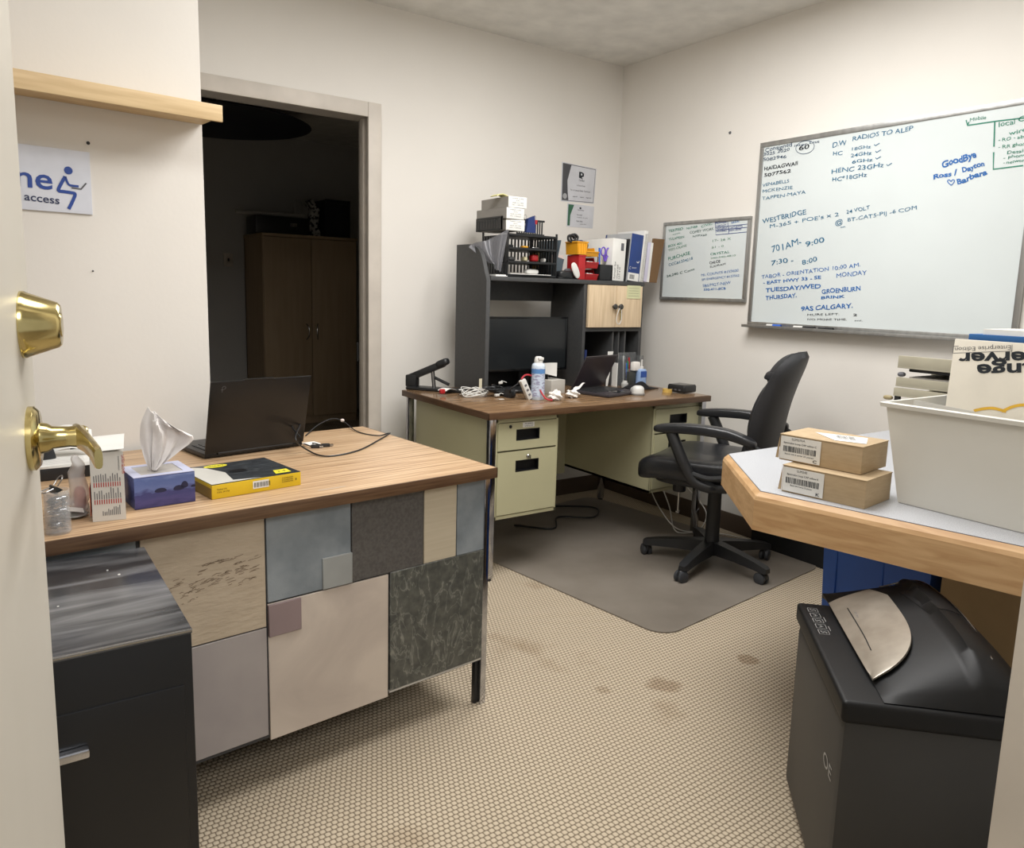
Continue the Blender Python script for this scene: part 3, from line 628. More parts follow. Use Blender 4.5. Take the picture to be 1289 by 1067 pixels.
for i, (x, m_, lb) in enumerate(((.05, black_pl, 'black binder clip on the slotted tray back'), (.11, red_pl, 'red binder clip on the slotted tray back'))):
    bc = thing('binder_clip', lb, 'clip', (tx0+.155+x, 3.298, ZT+rh+.055), 0)
    obj('clip_body', MB().prism([(-.012, 0), (.012, 0), (.016, .022), (-.016, .022)], -.006, .006, RX(90)), m_, bc)
    obj('wire_handle', MB().tube(bez([(-.006, 0, .022), (-.008, 0, .038), (0, 0, .044), (.008, 0, .038), (.006, 0, .022)], 4), .001, 6), steel, bc)
# white boxes, a stack
bs = .051
for i, (px, lb) in enumerate(((640, 'lowest of the three white cartons stacked on the hutch rack'), (639, 'middle of the three white cartons stacked on the hutch rack'), (642, 'topmost of the three white cartons stacked on the hutch rack'))):
    z0 = ZT+rh+.002+i*(bs+.004)
    bx = thing('white_carton', lb, 'box', (ony(px+20, 280, 3.15).x, 3.15, z0), R((-3, 2, -2)[i]), 'white cartons on the hutch rack')
    obj('carton', MB().box((-.105, 0, 0), (0, .26, bs), .0015), paper_g, bx)
    obj('lid_end', MB().box((-.106, -.002, -.001), (.001, .0, bs+.001), .0008), paper, bx)
    obj('side_face', MB().box((-.1065, 0, 0), (-.105, .26, bs)), mat('grey_carton_side', (150, 146, 140), .8), bx)
    M = WM[bx]
    for j in range(4): text(('PAPER CLIPS', '100 PCS', 'SIZE 33 MM', 'NO. 1 OFFICE')[j], M @ V((-.085+.02*(j == 1), -.002, bs*.78-j*.010)), M @ V((-.02-.02*(j == 1), -.002, bs*.78-j*.010)), .0055, (0, -1, 0), grey_ink, bx)
p_ = ony(632, 247, 3.2)
tag(obj('sticky_pad', MB().grid(lambda u, v: (p_.x-.03+.07*u, 3.2+.06*v, ZT+rh+3*bs+.014+.012*math.sin(u*3)), 6, 4, .004), yellow_pap), 'pale yellow slip on the topmost white carton', 'paper')
# blue pack standing on rack
tag(obj('blue_pack', MB().prism([(0, 0), (.058, 0), (.05, .085), (.01, .068)], 0, .02, RX(90)), navy, loc=(ony(661, 297, 3.2).x, 3.21, ZT+rh+.001)), 'dark blue pack standing on the rack behind the white cartons', 'packet')
# grey film draped from rack
def pf(u, v):
    A = ony(590, 311, 3.25).lerp(ony(642, 289, 3.13), u); B = ony(619, 332, 3.15).lerp(ony(630, 343, 3.13), u)
    p = A.lerp(B, v); return p+V((0, .012*math.sin(u*14+v*2)*(1-v*.3), .006*math.sin(u*9)))
tag(obj('film_sheet', MB().grid(pf, 24, 12, .0012), film), 'translucent grey plastic film draped between hutch side and rack', 'plastic film')
# things in the rack
def pc(px, py, y=3.165): return ony(px, py, y)
def small(name, label, cat, px, py, hw, hh, m, y=3.17, ball=True, z=None):
    p = pc(px, py, y)
    zz = z if z is not None else p.z
    return tag(obj(name, MB().sup(hw, .02, hh, .6, .6, T(0, 0, hh)), m, loc=(p.x, y+.03, zz)), label, cat)
tz = lambda k: ZT+.0145+k*.066
small('yellow_pad', 'small yellow pad in the top slot of the rack', 'pad', 664, 311, .018, .006, yel_pl, z=tz(2))
small('silver_tape', 'silver strip lying in the top slot of the rack', 'tape', 677, 310, .026, .005, steel, z=tz(2))
small('dark_cable_end', 'dark cable end in the left of the rack top slot', 'cable', 645, 308, .020, .007, black_matte, z=tz(2))
small('cream_knob', 'cream knob in the second slot of the rack', 'knob', 664, 327, .012, .012, mat('cream_plastic', (206, 198, 160), .5), z=tz(1))
small('red_ball', 'round red tin in the second slot of the rack', 'tin', 676, 325, .022, .019, red_pl, z=tz(1))
small('white_clip', 'small white clip at the right of the rack second slot', 'clip', 688, 326, .006, .011, white_pl, z=tz(1))
small('grey_adapter', 'grey adapter in the left of the second rack slot', 'adapter', 647, 325, .022, .010, mat('dark_grey_plastic', (58, 58, 58), .5), z=tz(1))
small('white_mug', 'white rounded roll in the bottom slot of the rack', 'roll', 673, 342, .040, .013, white_pl, z=tz(0)+.004)
tag(obj('paper_sheets', MB().box((-.12, 0, 0), (.12, .21, .003)), paper, loc=(pc(664, 347).x, 3.135, tz(0)-.0005), rz=R(-4)), 'white sheets sticking out of the bottom of the rack', 'paper')
tag(obj('folded_papers', MB().box((-.035, 0, 0), (.035, .05, .004)).box((-.033, .004, .004), (.03, .054, .009), M=RZ(5)), paper, loc=(pc(625, 347).x+.01, 3.135, ZT)), 'small folded papers at the left corner of the hutch top', 'paper')
# middle objects
p_ = pc(700, 346)
fo = thing('grey_binder', 'slate grey binder leaning beside the tray rack', 'binder', (p_.x+.035, 3.19, ZT+.008))
obj('cover', MB(RY(12)).box((-.034, 0, 0), (-.028, .20, .19), .002), mat('slate_cover', (74, 86, 94), .5), fo); obj('front_edge', MB(RY(12)).box((-.034, -.002, 0), (.012, .002, .10)), mat('slate_cover', (74, 86, 94), .5), fo)
td = thing('tape_dispenser', 'black tape dispenser on the hutch top', 'dispenser', (pc(711, 348).x, 3.135, ZT))
obj('body', MB().sup(.05, .028, .022, .5, .5, T(0, .03, .022)).box((-.06, .005, 0), (.07, .055, .010), .004), black_pl, td)
obj('reel', MB(T(.018, .03, .032) @ RX(90)).lathe([(.008, -.01), (.024, -.01), (.024, .01), (.008, .01), (.008, -.01)], 20), grey_ink, td)
tag(obj('round_dial', MB(RY(-28)).sup(.020, .007, .044, .8, .8), white_pl, loc=(pc(719, 338).x, 3.128, ZT+.046)), 'white oval plastic scoop leaning by the red bins', 'scoop')
pb = thing('note_block', 'pinkish white printed notes standing behind the tape dispenser', 'notes', (pc(710, 340).x, 3.22, ZT))
obj('sheet', MB().box((-.035, 0, 0), (.035, .02, .125), .001), mat('pink_paper', (216, 200, 192), .8), pb)
for k in range(6): strokes([[V((pc(710, 340).x-.025, 3.2195, ZT+.11-.012*k)), V((pc(710, 340).x+.025, 3.2195, ZT+.11-.012*k))]], .0012, (0, -1, 0), grey_ink, pb, 'print_line')
tag(obj('kraft_folder', MB().box((-.06, 0, 0), (.06, .012, .155), .001), mat('kraft', (150, 124, 66), .8), loc=(pc(708, 340).x, 3.34, ZT)), 'olive brown folder edge behind the printed notes', 'folder')
def bin_(name, label, px, z, m, w_=.072, sc_=1, grp=None):
    t = thing(name, label, 'bin', (px, 3.145, ZT+z), 0, grp)
    h, d = .058*sc_, .10
    obj('bin_body', MB().box((-w_/2, 0, 0), (w_/2, d, .003)).box((-w_/2, d-.003, 0), (w_/2, d, h)).prism([(0, 0), (d, 0), (d, h), (.030, h), (.022, h*.55), (0, h*.5)], -w_/2, -w_/2+.003, MX).prism([(0, 0), (d, 0), (d, h), (.030, h), (.022, h*.55), (0, h*.5)], w_/2-.003, w_/2, MX).prism([(.0, 0), (.004, 0), (-.006, h*.52), (-.010, h*.5)], -w_/2, w_/2, MX), m, t)
    obj('front_rim', MB().box((-w_/2-.002, -.012, h*.46), (w_/2+.002, -.004, h*.56), .001), m, t)
    return t
xa, xb = pc(727, 340).x, pc(741, 340).x
bin_('parts_bin', 'lower front red parts bin on the hutch top', xb, .0, red_pl, .085, 1, 'stacked plastic parts bins')
bin_('parts_bin', 'upper front red parts bin under the yellow bin', xb, .062, red_pl, .085, 1, 'stacked plastic parts bins')
bin_('parts_bin', 'front right yellow parts bin on top of the red bins', xb, .124, yel_pl, .085, .8, 'stacked plastic parts bins')
t_ = thing('storage_bin', 'tall red parts bin turned sideways at the left of the stack', 'bin', (xa+.012, 3.13, ZT), 0, 'stacked plastic parts bins')
obj('bin_body', MB().box((-.034, 0, 0), (.012, .10, .128), .004), red_pl, t_)
obj('rib', MB().box((-.036, -.003, .055), (.014, 0, .060)), red_pl, t_); obj('rib', MB().box((-.036, -.003, .12), (.014, 0, .127)), red_pl, t_)
t_ = thing('storage_bin', 'yellow ribbed parts bin turned sideways at the upper left of the stack', 'bin', (xa+.004, 3.13, ZT+.130), 0, 'stacked plastic parts bins')
obj('bin_body', MB().prism([(-.04, .065), (-.034, 0), (.022, 0), (.03, .065)], 0, .10, RX(90) @ T(0, 0, -.10)), yel_pl, t_)
for k in range(4): obj('rib', MB().box((-.032+k*.016, -.003, .006), (-.028+k*.016, .001, .058)), yel_pl, t_)
obj('rim', MB().box((-.044, -.004, .060), (.034, .10, .067), .002), yel_pl, t_)
for k, (dx, dz, m_, lb) in enumerate(((-.02, .20, black_matte, 'dark cable clump in the yellow left bin'), (.0, .205, black_pl, 'black plug in the yellow left bin'), (.05, .185, navy, 'dark blue reel in the yellow right bin'), (.075, .18, black_matte, 'black cable bunch at the right of the yellow bin'), (.062, .178, steel, 'silver connector in the yellow right bin'))):
    tag(obj('cable_bundle', MB().tube(bez([(.018*math.cos(a*1.3), .01*math.sin(a), .018*math.sin(a*1.3)) for a in range(9)], 4), .0055, 6), m_, loc=(xa-.02+dx*.9, 3.18, ZT+dz+(.012 if k < 2 else 0))), lb, 'cable')
for k, (dz, lb) in enumerate(((.05, 'white connectors in the lower red bin'), (.112, 'white connectors in the upper red bin'))):
    tag(obj('connector', MB().box((-.02, 0, 0), (-.008, .012, .010), .002).box((.0, 0, -.002), (.012, .012, .009), .002).box((.015, .003, 0), (.024, .012, .008), .002), white_pl, loc=(xb, 3.155, ZT+dz-.022)), lb, 'connectors', None, 'stuff')
# pen cup
xc = pc(758, 350).x
pc_ = thing('pen_cup', 'square black pen cup beside the red bins', 'cup', (xc, 3.135, ZT))
obj('cup', MB().box((-.046, 0, 0), (.046, .003, .085), .001).box((-.046, .067, 0), (.046, .07, .085), .001).box((-.046, 0, 0), (-.043, .07, .085)).box((.043, 0, 0), (.046, .07, .085)).box((-.046, 0, 0), (.046, .07, .003)), black_pl, pc_)
def scissors(label, loc, m, a, s_=1.12):
    t = thing('scissors', label, 'scissors', loc, 0)
    M = RY(a) @ Matrix.Scale(s_, 4)
    for k in (-1, 1):
        h_ = obj('handle', MB(M).tube([(k*.016+.013*math.cos(q*PI/8), 0, .125+.020*math.sin(q*PI/8)) for q in range(16)], .0035, 8, closed=True).tube([(k*.010, 0, .107), (k*.002, 0, .080)], .005, 8), m, t)
        obj('blade', MB(M).prism([(k*-.001, .085), (k*.008, .085), (k*-.002, 0)], -.001, .001, RX(90)), steel, t)
    return t
scissors('purple handled scissors in the black pen cup', (xc+.012, 3.17, ZT+.015), purple, 4)
scissors('grey handled scissors in the right of the black pen cup', (xc+.030, 3.19, ZT+.015), mat('dark_grey_plastic', (58, 58, 58), .5), 14, 1.02)
for k, (dx, h_, m_, lb) in enumerate(((-.024, .165, blue_pl, 'blue marker in the black pen cup'), (-.032, .12, steel, 'silver pen in the black pen cup'), (-.014, .10, mat('cream_plastic', (206, 198, 160), .5), 'cream pen in the black pen cup'))):
    p_ = thing('pen', lb, 'pen', (xc+dx, 3.16+.006*k, ZT+.004)); obj('barrel', MB(RY(-3+3*k)).tube([(0, 0, 0), (0, 0, h_)], .0045, 10), m_, p_); obj('cap', MB(RY(-3+3*k)).tube([(0, 0, h_-.035), (0, 0, h_+.004)], .0056, 10), m_, p_)
q0 = ony(743, 302, 3.36); q1 = ony(772, 340, 3.36)
tag(obj('clear_folder', MB().box((q0.x, 3.36, ZT), (q1.x, 3.363, q0.z), .001), mat('translucent_folder', (168, 167, 164), .3, alpha=.7)), 'translucent grey folder standing behind the scissors', 'folder')
# standing books at the right
def bk(name, label, pxl, pxr, pyt, m, y0=3.135, depth=.22, lean=0, cat='book', pg=None):
    a_ = ony(pxl, 352, y0); b_ = ony(pxr, 352, y0); top = ony((pxl+pxr)/2, pyt, y0).z-ZT
    t = thing(name, label, cat, (a_.x, y0, ZT))
    wdt = b_.x-a_.x; M = T(0, 0, wdt*math.sin(R(lean))+.0005) @ RY(lean)
    obj('cover', MB(M).box((0, 0, 0), (wdt, depth, top), .002), m, t)
    if pg: obj('pages', MB(M).box((.003, .003, top-.0015), (wdt-.003, depth-.003, top+.001)), pg, t)
    return t, wdt, top, M
t_, w_, h_, M_ = bk('white_binder', 'tall white binder with handwritten spine on the hutch top', 768.5, 785, 300.5, paper, lean=2, pg=grey_ink)
F = WM[t_] @ M_
for (x, a_, b_, tx, m_) in ((.018, .012, .10, 'Repeater Site', black_ink), (.038, .012, .085, 'Channel Pad', black_ink), (.053, .012, .075, 'LS-2 & LS', black_ink)):
    text(tx, F @ V((x+.012, 0, a_)), F @ V((x+.012, 0, b_)), .012, (0, -1, 0), m_, t_, name='handwriting', wob=.1)
flat([F @ V(q) for q in ((w_*.62, 0, h_*.72), (w_*.84, 0, h_*.72), (w_*.84, 0, h_*.9), (w_*.62, 0, h_*.9))], (0, -1, 0), grey_ink, t_, 'printed_patch')
bk('black_folder', 'thin black folder between the white binder and blue book', 786.0, 787.6, 300, black_pl, lean=5, cat='folder')
tag(obj('grey_divider', MB(T(0, 0, .001) @ RY(5)).box((0, 0, 0), (.003, .2, .262)), mat('light_grey', (180, 182, 184), .5), loc=(ony(788.2, 352, 3.135).x, 3.133, ZT)), 'thin light grey folder leaning against the blue book', 'folder')
t_, w_, h_, M_ = bk('blue_book', 'blue cover book with white label at its foot', 789.5, 804, 295, mat('book_blue', (36, 62, 124), .35), lean=5)
F = WM[t_] @ M_
flat([F @ V(q) for q in ((0, 0, 0), (w_*.95, 0, 0), (w_*.95, 0, h_*.17), (0, 0, h_*.17))], (0, -1, 0), paper, t_, 'spine_label')
for k in range(8): flat([F @ V(q) for q in ((.014+k*.0045, 0, .010), (.014+k*.0045+.002+.001*(k % 2), 0, .010), (.014+k*.0045+.002+.001*(k % 2), 0, .034), (.014+k*.0045, 0, .034))], (0, -1, 0), black_ink, t_, 'barcode_bar', .0009)
text('C', F @ V((.006, 0, h_*.24)), F @ V((.016, 0, h_*.24)), .016, (0, -1, 0), white_pl, t_)
text('Notes', F @ V((.026, 0, h_*.26)), F @ V((.058, 0, h_*.28)), .008, (0, -1, 0), white_pl, t_)
strokes([bez([F @ V(q) for q in ((.055, 0, h_*.42), (.066, 0, h_*.40), (.074, 0, h_*.44))], 4)], .004, (0, -1, 0), white_pl, t_, 'print_swoosh')
t_, w_, h_, M_ = bk('spiral_notebook', 'white spiral notebook with coils facing out on the hutch top', 804.5, 809.5, 290, paper, lean=5)
F = M_
for k in range(26): obj('coil_ring', MB(F).tube([(w_*.5+.011*math.cos(q*PI/5), -.004+.005*math.sin(q*PI/5)-.003, .012+k*(h_-.02)/26) for q in range(10)], .0013, 5, closed=True), white_pl, t_)
t_, w_, h_, M_ = bk('white_workbook', 'pale white and lavender workbook beside the spiral notebook', 810.5, 817, 305, mat('lavender_paper', (206, 202, 220), .6), lean=5)
F = WM[t_] @ M_; flat([F @ V(q) for q in ((w_*.55, 0, 0), (w_, 0, 0), (w_, 0, h_), (w_*.55, 0, h_))], (0, -1, 0), paper, t_, 'spine_strip')
# pink folder top behind
tag(obj('pink_folder', MB(RY(4)).box((0, 0, 0), (.012, .05, .262), .001), mat('pink_card', (196, 120, 130), .7), loc=(ony(786, 350, 3.22).x, 3.33, ZT)), 'pink folder edge standing behind the blue book', 'folder')
# brown board leaning at the right end
pA, pB, pC_, pD = ony(816, 352, 3.13), ony(831, 353, 3.13), ony(835, 305, 3.16), ony(820, 305, 3.16)
bb = MB().prism([(0, 0), (.075, 0), (.12, .245), (.035, .245)], 0, .012, RX(90))
tag(obj('brown_clipboard', bb, card_dk, loc=(pA.x, 3.15, ZT)), 'brown hardboard clipboard leaning at the right end of the hutch top', 'clipboard')

# ================================================================== certificates on the back wall
def cert(px4, label, m_side, side_poly, lines, logo, name='certificate', frame=True):
    P = [ony(x, y, YB-.0015) for x, y in px4]       # TL TR BR BL
    t = thing(name, label, 'certificate', tuple(P[3]))
    n = (0, -1, 0)
    o = obj('sheet', MB().add([p for p in P]+[p+V((0, .0012, 0)) for p in P], [(3, 2, 1, 0), (4, 5, 6, 7), (0, 1, 5, 4), (1, 2, 6, 5), (2, 3, 7, 6), (3, 0, 4, 7)]), mat('cert_paper', (206, 207, 212), .5), t, world=True)
    def q(u, v): return P[0].lerp(P[1], u).lerp(P[3].lerp(P[2], u), v)
    flat([q(u, v) for u, v in side_poly][::-1], n, m_side, t, 'side_stripe', .0006)
    if frame: strokes([[q(.03, .03), q(.97, .03), q(.97, .97), q(.03, .97), q(.03, .03)]], .004, n, grey_ink, t, 'border_line')
    for s_, u0, u1, v, h_, m_ in lines: text(s_, q(u0, v), q(u1, v), h_, n, m_, t, bold=.01)
    return t, q
t_, q = cert([(707.5, 203.5), (751, 212.5), (747.5, 256.5), (706, 253)], 'upper certificate with dark grey side stripe on the back wall', mat('dark_stripe', (72, 72, 76), .6),
     [(.03, .03), (.27, .03), (.17, .45), (.19, .75), (.22, .96), (.03, .96)],
     [('Certified', .5, .66, .42, .012, grey_ink), ('In Good Order', .45, .7, .56, .009, grey_ink), ('for a Licensed Radio Technician', .27, .86, .70, .010, grey_ink), ('signed', .34, .48, .86, .007, grey_ink), ('signed', .56, .68, .86, .007, grey_ink), ('signed', .74, .9, .86, .007, grey_ink)], 1)
flat([q(u, v) for u, v in ((.50, .17), (.58, .17), (.64, .20), (.64, .28), (.58, .31), (.62, .36), (.50, .33))][::-1], (0, -1, 0), black_ink, t_, 'emblem', .0007)
flat([q(u, v) for u, v in ((.55, .21), (.59, .21), (.59, .26), (.55, .26))][::-1], (0, -1, 0), mat('cert_paper', (206, 207, 212), .5), t_, 'emblem_counter', .0012)
flat([q(.11+.06*math.cos(-k*PI/8), .86+.075*math.sin(-k*PI/8)) for k in range(16)], (0, -1, 0), mat('cert_seal', (170, 170, 172), .4), t_, 'seal', .001)
t_, q = cert([(714.5, 255.5), (748, 260), (746, 287.5), (713, 285)], 'lower certificate with dark green side stripe on the back wall', mat('green_stripe', (52, 100, 74), .6),
     [(.03, .04), (.24, .04), (.12, .5), (.12, .95), (.03, .95)],
     [('Certificate', .38, .62, .26, .008, grey_ink), ('Awarded', .36, .56, .48, .009, grey_ink), ('completion of course', .36, .78, .58, .007, grey_ink), ('Radio Safety', .36, .6, .76, .010, grey_ink), ('supervisor', .5, .75, .86, .006, grey_ink)], 1, frame=False)
flat([q(.48+.04*math.cos(-k*PI/3), .15+.05*math.sin(-k*PI/3)) for k in range(6)], (0, -1, 0), black_ink, t_, 'emblem', .0007)

# ================================================================== whiteboards on the right wall
board_m = mat('board_white', (209, 216, 216), .2, rgb2=(204, 211, 211), scale=2)
NX = (-1, 0, 0)
def board(label, y0, y1, z0, z1, fw, tray, name='whiteboard'):
    """y0 is the far (left in the photo) end"""
    t = thing(name, label, 'whiteboard', (XR-.001, (y0+y1)/2, z0))
    x = XR-.001
    obj('surface', MB().box((x-.012, y1+.004, z0+.004), (x, y0-.004, z1-.004)), board_m, t, world=True)
    obj('frame_top', MB().box((x-.018, y1, z1-fw), (x, y0, z1), .003), alum, t, world=True)
    obj('frame_bottom', MB().box((x-.018, y1, z0), (x, y0, z0+fw), .003), alum, t, world=True)
    obj('frame_side', MB().box((x-.018, y1, z0+fw), (x, y1+fw, z1-fw), .003), alum, t, world=True)
    obj('frame_side', MB().box((x-.018, y0-fw, z0+fw), (x, y0, z1-fw), .003), alum, t, world=True)
    if tray: obj('marker_tray', MB().box((x-.06, y1+.01, z0-.006), (x-.002, y0-.0, z0), .002).box((x-.062, y1+.01, z0-.006), (x-.058, y0, z0+.008), .001), alum, t, world=True)
    return t, x-.0125
a = onx(959, 180, XR-.015); b = onx(939.5, 409.5, XR-.015); c = onx(1281, 414, XR-.015)
yB = (a.y+b.y)/2
bt_, xb_ = board('large whiteboard covered in handwriting on the right wall', yB, c.y, b.z, a.z, .022, True)
def wb(s, x0, y0, x1, y1, h, m, bold=.0, wob=.09, lab=None):
    P = onx(930+x0/3.59, 140+y0/3.59, xb_); Q = onx(930+x1/3.59, 140+y1/3.59, xb_)
    d = (onx(930+x0/3.59, 140+(y0-h)/3.59, xb_)-P).length
    return text(s, P, Q, d*.85, NX, m, bt_, 'handwriting', bold=bold, wob=wob, eps=.0008)
Wn = mat('ink_navy_teal', (30, 62, 92), .6)
for r in [('Consigned', 120, 184, 240, 158, 22, Wn), ('inter List', 250, 162, 365, 140, 13, Wn), ('3025 2020', 112, 203, 230, 178, 17, Wn), ('5082946', 110, 226, 215, 210, 17, Wn), ('60', 272, 175, 318, 168, 24, black_ink),
    ('HAIDAGWAII', 115, 268, 266, 243, 20, black_ink), ('5077562', 115, 297, 235, 275, 18, black_ink), ('VENABELLS', 107, 341, 228, 320, 17, teal_ink), ('MCKENZIE', 108, 368, 243, 350, 17, teal_ink), ('TAPPEN-MAYA', 105, 402, 303, 372, 18, teal_ink),
    ('D.W', 425, 163, 485, 152, 28, teal_ink), ('RADIOS TO ALEP', 515, 133, 787, 87, 24, teal_ink), ('HC', 425, 202, 468, 195, 22, teal_ink), ('18GHz', 512, 177, 597, 165, 17, teal_ink), ('24GHz', 507, 208, 600, 195, 20, teal_ink), ('6GHz', 512, 236, 605, 225, 18, teal_ink),
    ('HENC 23GHz', 420, 281, 655, 252, 24, teal_ink), ('HC*18GHz', 422, 318, 578, 295, 22, teal_ink), ('WESTBRIDGE', 107, 509, 305, 463, 26, teal_ink), ("M-365 + POE's x 2", 140, 529, 452, 472, 20, teal_ink), ('24 VOLT', 487, 463, 592, 442, 20, teal_ink),
    ('@', 437, 513, 470, 508, 26, teal_ink), ('BT-CAT5-PIJ -6 COM', 492, 500, 805, 443, 20, teal_ink), ('on', 460, 527, 480, 523, 10, teal_ink), ('701AM-', 150, 640, 285, 600, 36, teal_ink), ('9:00', 303, 610, 387, 592, 28, teal_ink), ('7:30 -', 148, 695, 248, 680, 26, teal_ink), ('8:00', 287, 692, 355, 678, 26, teal_ink),
    ('TABOR - ORIENTATION 10:00 AM.', 103, 757, 550, 702, 20, blue_ink), ('- EAST HWY 33 - SE', 110, 782, 372, 757, 17, blue_ink), ('MONDAY', 443, 751, 577, 737, 24, blue_ink), ('TUESDAY/WED', 122, 817, 370, 797, 22, blue_ink), ('THURSDAY.', 122, 852, 262, 840, 22, blue_ink),
    ('GROENBURN', 375, 824, 550, 810, 24, blue_ink), ('BRINK', 373, 848, 480, 842, 15, blue_ink), ('9AS CALGARY.', 282, 902, 515, 887, 24, blue_ink), ('MURE LEFT.', 310, 924, 455, 920, 11, black_ink), ('2', 518, 924, 534, 924, 13, black_ink), ('NO MORE TIME.', 310, 944, 488, 945, 10, black_ink), ('mi.', 525, 948, 560, 949, 9, black_ink),
    ('GoodBye', 920, 254, 1076, 208, 36, blue_ink), ('Ross', 880, 308, 962, 290, 26, blue_ink), ('/', 974, 288, 988, 284, 30, blue_ink), ('Dayton', 1010, 278, 1112, 244, 28, blue_ink), ('Barbara', 988, 332, 1124, 282, 30, blue_ink),
    ('Mobile', 1045, 46, 1118, 34, 20, green_ink), ('local C', 1174, 73, 1292, 44, 28, green_ink), ('wire', 1220, 108, 1300, 90, 22, green_ink), ('- RO - abc', 1172, 138, 1300, 118, 18, green_ink), ('- RR ghost', 1172, 170, 1306, 150, 18, green_ink), ('Details', 1212, 195, 1306, 182, 18, green_ink), ('- phone', 1196, 216, 1300, 202, 17, green_ink), ('- network', 1194, 240, 1306, 224, 17, green_ink)]:
    wb(*r, bold=(.035 if r[6] in (blue_ink,) and r[1] > 800 else (.02 if r[6] in (black_ink, blue_ink) else .006)))
def wst(lines, m, wd=.004):
    strokes([bez([onx(930+x/3.59, 140+y/3.59, xb_) for x, y in L_], 5) if sm else [onx(930+x/3.59, 140+y/3.59, xb_) for x, y in L_] for L_, sm in lines], wd, NX, m, bt_, 'pen_line', .0008)
wst([([(300+42*math.cos(k*PI/6), 163+29*math.sin(k*PI/6)-6*math.cos(k*PI/6)) for k in range(13)], 1)], Wn, .0025)
for x, y in ((612, 150), (618, 180), (618, 210), (668, 240)): wst([([(x, y), (x+6, y+6), (x+24, y-6)], 0)], teal_ink, .0035)
wst([([(960, 335), (946, 322), (944, 313), (952, 310), (960, 317), (966, 309), (974, 312), (972, 322), (960, 335)], 1)], blue_ink, .0035)
wst([([(1157, 48), (1155, 100), (1153, 160)], 0), ([(1152, 185), (1150, 262), (1285, 245)], 0), ([(1028, 40), (1033, 64), (1170, 44), (1290, 30)], 0), ([(1040, 48), (1035, 60)], 0)], green_ink, .005)
# markers in the tray
for (x0, x1, yy, mb_, mc, lb) in ((128, 190, 958, white_pl, blue_pl, 'white marker with blue cap in the whiteboard tray'), (250, 345, 962, white_pl, black_pl, 'white marker with long black cap in the whiteboard tray'), (362, 428, 967, black_pl, black_matte, 'short black marker in the whiteboard tray')):
    a_ = onx(930+x0/3.59, 140+yy/3.59, XR-.04); b_ = onx(930+x1/3.59, 140+yy/3.59, XR-.04)
    zt = b.z+.008; m1 = thing('marker', lb, 'marker', (XR-.04, a_.y, zt), 0)
    L_ = a_.y-b_.y
    obj('barrel', MB().tube([(0, 0, 0), (0, -L_*.5, 0)], .0075, 12), mb_, m1); obj('cap', MB().tube([(0, -L_*.45, 0), (0, -L_, 0)], .0083, 12), mc, m1)
a = onx(835.5, 280.6, XR-.015); b = onx(830.6, 377, XR-.015); c = onx(943.5, 300, XR-.015); d_ = onx(940, 378, XR-.015)
sb_, xs_ = board('small whiteboard with green and blue notes left of the large whiteboard', (a.y+b.y)/2, c.y, b.z, (a.z+onx(947, 271, XR-.015).z)/2, .018, False, 'small_whiteboard')
def wc(s, x0, y0, x1, y1, h, m, bold=.01):
    f = 8.892; P = onx(825+x0/f, 265+y0/f, xs_); Q = onx(825+x1/f, 265+y1/f, xs_); d = (onx(825+x0/f, 265+(y0-h)/f, xs_)-P).length
    text(s, P, Q, d*.85, NX, m, sb_, 'handwriting', bold=bold, wob=.08)
dg = mat('ink_dark_green', (30, 78, 70), .6); lb_ = mat('ink_light_green', (110, 150, 130), .6)
for r in [('TEKRED', 145, 245, 310, 212, 34, green_ink), ('NUNBR', 350, 212, 475, 188, 30, green_ink), ('CIVIC', 515, 192, 640, 155, 34, green_ink), ('COMEY WORK', 385, 262, 655, 216, 36, dg), ('NTPX65', 420, 300, 575, 280, 26, dg), ('unit', 195, 272, 280, 255, 16, green_ink), ('TULAMEEN', 150, 335, 322, 305, 32, green_ink),
    ('BOX 401', 145, 412, 298, 378, 32, green_ink), ('TEST-CRANE', 145, 458, 352, 400, 30, lb_), ('PURCHASE', 145, 560, 388, 490, 44, green_ink), ('CCC#1234218', 150, 622, 420, 548, 36, teal_ink), ('24,240 C Conn', 125, 748, 438, 668, 32, dg), ('17- 26 X', 640, 350, 848, 325, 30, lb_), ('51 - 0', 632, 425, 765, 405, 28, lb_),
    ('CRYSTAL', 615, 503, 830, 472, 32, green_ink), ('240-240-4810', 620, 542, 900, 507, 22, lb_), ('CHLOE', 605, 602, 728, 578, 36, black_ink), ('SUDRAM', 610, 642, 785, 605, 26, black_ink), ('MI. COUNTS #155600', 515, 735, 930, 680, 34, blue_ink), ('SPI EMERGENCY #133562', 520, 785, 940, 735, 30, blue_ink), ('SBS/MGT-NEW', 530, 858, 845, 820, 38, blue_ink), ('330-411-ECB', 540, 898, 788, 882, 30, blue_ink),
    ('POWER', 675, 152, 800, 135, 24, navy_ink), ('CIRCUIT', 680, 180, 795, 165, 18, navy_ink), ('TOOLBOX', 682, 215, 805, 200, 24, navy_ink), ('NUMBERS', 685, 243, 800, 232, 22, navy_ink), ('SIZE', 850, 145, 940, 125, 26, blue_ink), ('CAM,BTPS', 822, 205, 975, 182, 26, navy_ink), ('BOX SIZES', 825, 232, 965, 212, 18, navy_ink)]: wc(*r, bold=.018 if r[6] in (navy_ink, black_ink, blue_ink) else .008)
def wq(x, y): return onx(825+x/8.892, 265+y/8.892, xs_)
strokes([[wq(670, 130), wq(678, 272), wq(1035, 238)], [wq(670, 130), wq(1040, 95)], [wq(810, 118), wq(822, 258)], [wq(674, 188), wq(1038, 150)], [wq(676, 222), wq(1038, 186)]], .003, NX, navy_ink, sb_, 'table_line', .0008)
